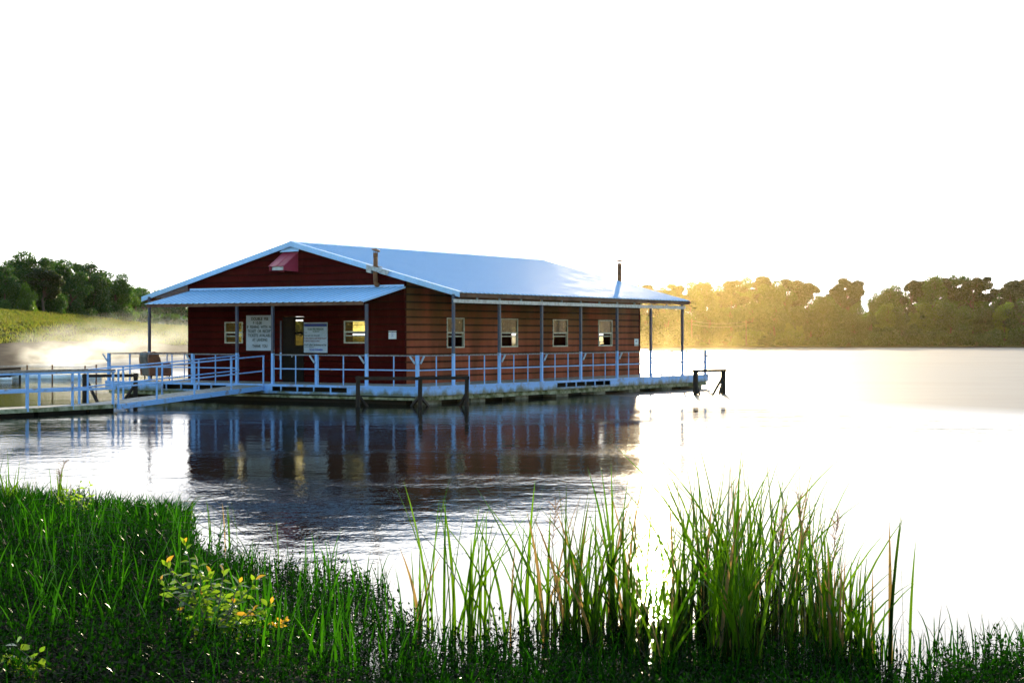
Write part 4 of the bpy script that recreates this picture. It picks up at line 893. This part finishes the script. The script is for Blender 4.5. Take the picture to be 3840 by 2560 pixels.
Vg,Fg=blades(P,H,rng.uniform(.012,.022,len(P)),rng.uniform(.02,.38,len(P)),5,.5)
tag(npmesh('grass',Vg,Fg,M['tallblade'],smooth=True),'taller bright green sword-like blades standing out of the left bank','grass',kind='stuff')
P=[];H=[]
for i in range(1500):
    Y=random.uniform(9.8,13.6); px=random.uniform(1500,3900); P.append(((px-CX)/F*Y,Y,-.03)); H.append(random.uniform(.2,.42))
Vg,Fg=blades(P,H,rng.uniform(.006,.014,len(P)),rng.uniform(.05,.4,len(P)),4,.7)
tag(npmesh('grass',Vg,Fg,M['grassblade'],smooth=True),'scattered grass blades among the weeds at the bottom right','grass',kind='stuff')
P=[];H=[]
for i in range(2000):
    px=random.uniform(-50,720) ; Y=shoreY(px)-random.uniform(.1,1.5)
    if 280<px<420 and random.random()<.3: continue
    P.append(((px-CX)/F*Y,Y,-.02)); H.append(random.uniform(.30,.62))
Vg,Fg=blades(P,H,rng.uniform(.010,.02,len(P)),rng.uniform(.05,.6,len(P)),5,1.2)
tag(npmesh('bank_edge_grass',Vg,Fg,M['grassblade'],smooth=True),'taller drooping grass fringe at the water edge on the left','grass',kind='stuff')
# reed clumps
def clump(px,Y,hmax,n,spread,label,group='reed clumps standing in the shallow water',lean=.28,wd=(.014,.029),z0=-.12,name='reed_clump',under=False):
    c=Vector(((px-CX)/F*Y,Y,0)); Pb=[];Hb=[];L_=[]
    for i in range(n):
        Pb.append((random.gauss(0,spread),random.gauss(0,spread*1.4),z0)); Hb.append((hmax-z0)*(random.uniform(.55,1.02) if i>3 else random.uniform(1.0,1.14))); L_.append(abs(random.gauss(0,lean))*.7+.02 if random.random()<.84 or lean<.15 else random.uniform(.35,.7))
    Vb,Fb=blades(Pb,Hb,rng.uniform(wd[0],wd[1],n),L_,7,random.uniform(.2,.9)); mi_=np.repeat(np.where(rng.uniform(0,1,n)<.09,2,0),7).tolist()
    nu=n//2+1 if under else 0
    if nu:
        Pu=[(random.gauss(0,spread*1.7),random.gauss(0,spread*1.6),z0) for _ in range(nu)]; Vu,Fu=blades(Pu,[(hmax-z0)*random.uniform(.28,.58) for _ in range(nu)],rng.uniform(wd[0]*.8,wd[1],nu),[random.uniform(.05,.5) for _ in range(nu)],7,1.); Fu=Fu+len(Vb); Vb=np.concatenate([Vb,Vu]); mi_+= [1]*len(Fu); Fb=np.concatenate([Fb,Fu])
    o=npmesh(name,Vb,Fb,[M['reed'],M['shadereed'],M['straw']],midx=mi_,smooth=True); o.location=c; tag(o,label,'reeds',group); return o
PR=[(1560,2020),(1640,1930),(1700,1960),(1780,1990),(1840,2010),(1900,1960),(1960,1900),(2030,1950),(2090,1890),(2150,1800),(2210,1880),(2270,1920),(2330,1830),(2400,1850),(2450,1900),(2510,1900),(2560,1860),(2610,1850),(2680,1770),(2740,1760),(2790,1740),(2850,1730),(2900,1790),(2960,1800),(3020,1830),(3080,1890),(3130,1930),(3190,2010),(3240,2080),(3290,2160)]
def ptop(px):
    if px<=PR[0][0]: return PR[0][1]
    for a,b in zip(PR,PR[1:]):
        if a[0]<=px<=b[0]: return lerp(a[1],b[1],(px-a[0])/(b[0]-a[0]))
    return 2200
k=0; px=1570.
cl=[]
while px<3290:
    Y=random.uniform(13.6,14.6) if px<3100 else random.uniform(12.6,13.6)
    cl.append((px,Y)); px+=random.uniform(24,44) if px>2050 else random.uniform(36,70)
for i in range(20): px=random.uniform(2080,3230); cl.append((px,random.uniform(12.4,13.8)))
cl.sort()
def ordw(n):
    ones='zeroth first second third fourth fifth sixth seventh eighth ninth tenth eleventh twelfth thirteenth fourteenth fifteenth sixteenth seventeenth eighteenth nineteenth'.split(); tens={2:'twent',3:'thirt',4:'fort',5:'fift',6:'sixt',7:'sevent',8:'eight',9:'ninet'}
    if n<20: return ones[n]
    if n>=100: return 'hundred-and-'+ordw(n-100) if n>100 else 'hundredth'
    return tens[n//10]+('ieth' if n%10==0 else 'y-'+ones[n%10])
for i,(px,Y) in enumerate(cl):
    h=zat(ptop(px)+random.uniform(-70,25),Y)*1.12; h*= random.choice((1,1,.9,.8)) if Y>13.5 else random.uniform(.6,.85)
    where='left of the sun glitter' if px<2380 else ('in front of the sun glitter' if px<2540 else 'right of the sun glitter')
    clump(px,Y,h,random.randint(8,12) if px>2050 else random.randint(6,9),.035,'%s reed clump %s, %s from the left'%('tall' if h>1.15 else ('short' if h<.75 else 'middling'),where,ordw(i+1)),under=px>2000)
clump(3345,12.6,zat(1945,12.6),3,.02,'two tall lone reed blades standing apart right of the reed bed',lean=.06,wd=(.032,.040))
clump(3392,12.5,zat(1975,12.5),2,.01,'slim straight reed just right of the lone pair',lean=.02,wd=(.022,.028))
for i,(px,Y,ty,n) in enumerate(((8,22.5,1660,16),(150,23,1740,8),(225,22.6,1735,10),(268,22.2,1760,14),(60,23,1720,10),(110,23,1790,10),(330,22.5,1850,6))):
    clump(px,Y,zat(ty,Y),n,.06,'reed clump on the left bank by the water, %s from the left edge'%ORD[i],'reed clumps on the left bank',lean=.2,wd=(.02,.038))
for i,(px,Y,ty,n) in enumerate(((735,21,1858,4),(790,20.3,1872,3),(850,19.6,1862,4),(900,19.5,1880,2))):
    clump(px,Y,zat(ty,Y),n,.035,'thin sparse grass clump in open water beside the left bank, %s from the left'%ORD[i],'sparse clumps in open water',lean=.3,wd=(.012,.02))
clump(1045,18.2,zat(1868,18.2)*.75,2,.01,'single bent grass leaf rising from the water in front of the dark reflection','sparse clumps in open water',lean=.5,wd=(.014,.02))
# seed heads
def seedhead(px,Y,ty,label,lean):
    b=Vector(((px-CX)/F*Y,Y,0)); h=zat(ty,Y); t=thing('seed_stalk',label,'seed stalk',b,0,'feathery seed stalks'); m=MB(); pts=[b+Vector((lean*h*(q**2),0,h*q)) for q in [i/8 for i in range(9)]]; m.tube(pts,[.004*(1-.7*i/8) for i in range(9)],4); m.build('stalk',M['twig'],t)
    m=MB()
    for i in range(30):
        q=random.uniform(.66,1.); p=b+Vector((lean*h*q*q,0,h*q)); d=Vector((random.gauss(0,.5),random.gauss(0,.4),.7)).normalized(); m.tube([p,p+d*.06,p+d*.12+Vector((0,0,-.02))],[.0025,.003,.001],3,cap=False)
    m.build('seed_head',M['seed'],t)
seedhead(2920,13.2,1900,'feathery brown seed stalk standing within the tall reeds at right',.02); seedhead(3110,13.0,1925,'feathery seed stalk at the right edge of the reed bed',.06); seedhead(205,22,1730,'feathery brown seed stalk leaning over the left bank',.15); seedhead(3020,13,1850,'thin pale seed stalk above the right reeds',-.04); seedhead(2060,14,1880,'thin seed stalk at the middle of the reed bed',.05)
# dry bent stems on left bank
m=MB()
for i in range(34):
    px=random.uniform(0,1000); Y=random.uniform(15,21); b=Vector(((px-CX)/F*Y,Y,.1)); a=random.uniform(.6,1.5); s=random.choice((-1,-1,1)); pts=[b+Vector((s*a*q*.8,random.uniform(-.02,.02),.42*math.sin(q*2.4))) for q in (0,.25,.5,.75,1.)]; m.tube(pts,[.0045,.004,.0035,.003,.0015],4)
tag(m.build('dry_stems',M['twig']),'tangle of dry arching stems over the left bank grass','dry stems',kind='stuff')
# leafy plants
def leafmesh(items,wr=.36):
    """items: (base, dir*len, width factor)"""
    C=np.array([a for a,b in items]);D=np.array([b for a,b in items]); L=np.linalg.norm(D,axis=1)[:,None]; upv=np.array([0,0,1.]); sd=np.cross(D,upv*.6+np.array([0,-.5,0])+rng.normal(size=D.shape)*.55); sd/=np.linalg.norm(sd,axis=1)[:,None]; nm=np.cross(sd,D); nm/=np.linalg.norm(nm,axis=1)[:,None]
    prof=[(0,.02),(.15,.5),(.38,1.),(.62,.85),(.82,.45),(1.,.02)]; rows=[]
    for t,wq in prof:
        c=C+D*t-upv*L*.25*t*t+nm*0; rows+= [c-sd*L*wr*.5*wq+nm*L*.05*wq,c,c+sd*L*wr*.5*wq+nm*L*.05*wq]
    V=np.stack(rows,1).reshape(-1,3); b=(np.arange(len(C))*18)[:,None,None]; q=[]
    for k in range(5): q+= [[3*k,3*k+1,3*k+4,3*k+3],[3*k+1,3*k+2,3*k+5,3*k+4]]
    return V,(b+np.array(q)[None]).reshape(-1,4)
def leafyplant(name,label,root,tips,ll,nleaf,young,mat='shrub',cat='shrub',wr=.36):
    t=thing(name,label,cat,root); m=MB(); It=[];Yg=[]
    for ti,tp in enumerate(tips):
        tp=Vector(tp)-Vector(root); mid=tp*.5+Vector((random.gauss(0,.05),0,.08)); pts=[Vector((0,0,0)),tp*.25+Vector((0,0,.05)),mid,tp*.78+Vector((0,0,.04)),tp]; m.tube(pts,[.008,.007,.005,.004,.002],5)
        for j in range(nleaf):
            q=lerp(.3,1.,(j+.5)/nleaf); k=min(3,int(q*4)); p=pts[k].lerp(pts[k+1],q*4-k); a=j*2.4+ti; ev=random.uniform(-.1,.5) if q<.9 else random.uniform(.5,1.3); L=ll*random.uniform(.7,1.1)*(1.-.35*q)
            d=Vector((math.cos(a)*math.cos(ev),math.sin(a)*math.cos(ev)*.8,math.sin(ev)))*L
            (Yg if (ti in young and q>.7 or young and q>.95) else It).append((p,d))
    m.build('stem',M['bark'],t,local=1)
    V,Fq=leafmesh(It,wr); npmesh('leaves',V,Fq,M[mat],t,smooth=True)
    if Yg: V,Fq=leafmesh(Yg,wr); npmesh('young_leaves',V,Fq,M['youngleaf'],t,smooth=True)
rt_=ground(800,2560,.1); Yb=12.3
leafyplant('leafy_shrub','yellow-green broad-leaved shrub with orange young tips on the left bank',tuple(ground(800,2500,.15)),[at(x,y,Yb+dy) for x,y,dy in ((690,2030,.3),(620,2110,.2),(600,2180,0),(740,2110,.1),(790,2150,.2),(840,2140,.1),(900,2180,0),(960,2170,.3),(1020,2260,.2),(880,2260,-.1),(760,2230,0),(700,2200,.1),(960,2280,-.2),(820,2330,-.3),(660,2290,.1),(1080,2330,.1),(1000,2310,.2))],.15,19,(12,15))
leafyplant('leafy_bush','bright yellow-green leafy weed rising above the grass on the left bank',tuple(ground(285,2010,.1)),[at(x,y,21.3) for x,y in ((300,1805),(340,1812),(250,1835),(215,1870),(280,1840),(345,1860),(320,1890),(235,1910),(270,1890),(300,1860))],.11,12,(),wr=.42)
leafyplant('sapling','lobed-leaved young sapling in the bottom left corner','x' and tuple(at(90,2640,10.6)),[at(x,y,10.5) for x,y in ((60,2400),(150,2440),(20,2450),(170,2500),(100,2540),(30,2530))],.13,6,(4,),wr=.75)
# ---------------------------------------------------------------- mist over the water by the levee, the air, and two volumes added for the sun glow
def volmat(name,col,dens,aniso,noisy=False):
    m,nt,ns,ls=newmat(name); out=N(ns,'ShaderNodeOutputMaterial'); v=N(ns,'ShaderNodeVolumePrincipled'); ls.new(v.outputs[0],out.inputs['Volume'])
    v.inputs['Color'].default_value=(*col,1); v.inputs['Density'].default_value=dens; v.inputs['Anisotropy'].default_value=aniso
    if noisy:
        tc=N(ns,'ShaderNodeTexCoord'); ln=N(ns,'ShaderNodeVectorMath',operation='LENGTH'); ls.new(tc.outputs['Object'],ln.inputs[0])
        g=mapr(ns,ls,ln.outputs['Value'],1.,.1,0,1); nn=mapr(ns,ls,noise(ns,ls,1.,3,scaled(ns,ls,3.2,2.2,2.2)),.40,.66,0,1)
        a=N(ns,'ShaderNodeMath',operation='MULTIPLY'); ls.new(g,a.inputs[0]); ls.new(nn,a.inputs[1]); b=N(ns,'ShaderNodeMath',operation='MULTIPLY'); ls.new(a.outputs[0],b.inputs[0]); b.inputs[1].default_value=dens; ls.new(b.outputs[0],v.inputs['Density'])
    return m
def ellip(name,c,r,mat):
    V=[];Fs=[];n,k=16,10
    for j in range(k+1):
        a=PI*j/k
        for i in range(n): V.append((math.sin(a)*math.cos(2*PI*i/n),math.sin(a)*math.sin(2*PI*i/n),math.cos(a)))
    for j in range(k):
        for i in range(n): Fs.append((j*n+i,(j+1)*n+i,(j+1)*n+(i+1)%n,j*n+(i+1)%n))
    me=bpy.data.meshes.new(name); me.from_pydata(V,[],Fs); me.materials.append(mat); me.validate(); o=bpy.data.objects.new(name,me); COL.objects.link(o); o.location=c; o.scale=r; return o
import os
mm=[volmat('mist_volume',(.92,.97,1),q,.55,True) for q in (.22,.05,.016,.012)]
mist=[(225,135,.6,(3.4,7,1.6)),(330,150,1.2,(7,14,2.6)),(470,172,1.6,(9,18,3.4)),(620,190,1.8,(10,20,4.2))]
for i,(px,Y,z,r) in enumerate(mist): tag(ellip('mist',PP(px,Y)+up*z,r,mm[i]),'%s drifting over the water below the levee'%('densest white puff of mist','second puff of mist right of the dense one','thin golden mist','thinnest mist nearest the barge roof')[i],'mist',kind='stuff')
hz=MB(); hz.box((-645,-70,-1.5),(645,910,24)); tag(hz.build('haze',volmat('haze_volume',(1,.84,.55),.000012,.85)),'thin golden morning haze over the whole lake','haze',kind='stuff')

fm=MB(); fm.box((12,105,-.3),(44,405,23)); tag(fm.build('mist',volmat('far_glow_volume',(1,.78,.30),.000095,.93)),'golden back-lit mist filling the air before the far shore trees','mist',kind='stuff')  # added volume that gives the far trees their golden glow
tag(ellip('mist',PP(2455,98)+up*.8,(7,12,3.6),volmat('low_glow_volume',(1,.80,.40),.006,.90,True)),'glowing low mist on the water behind the far end of the deck','mist','mist',kind='stuff')  # added volume standing in for the glare off the water
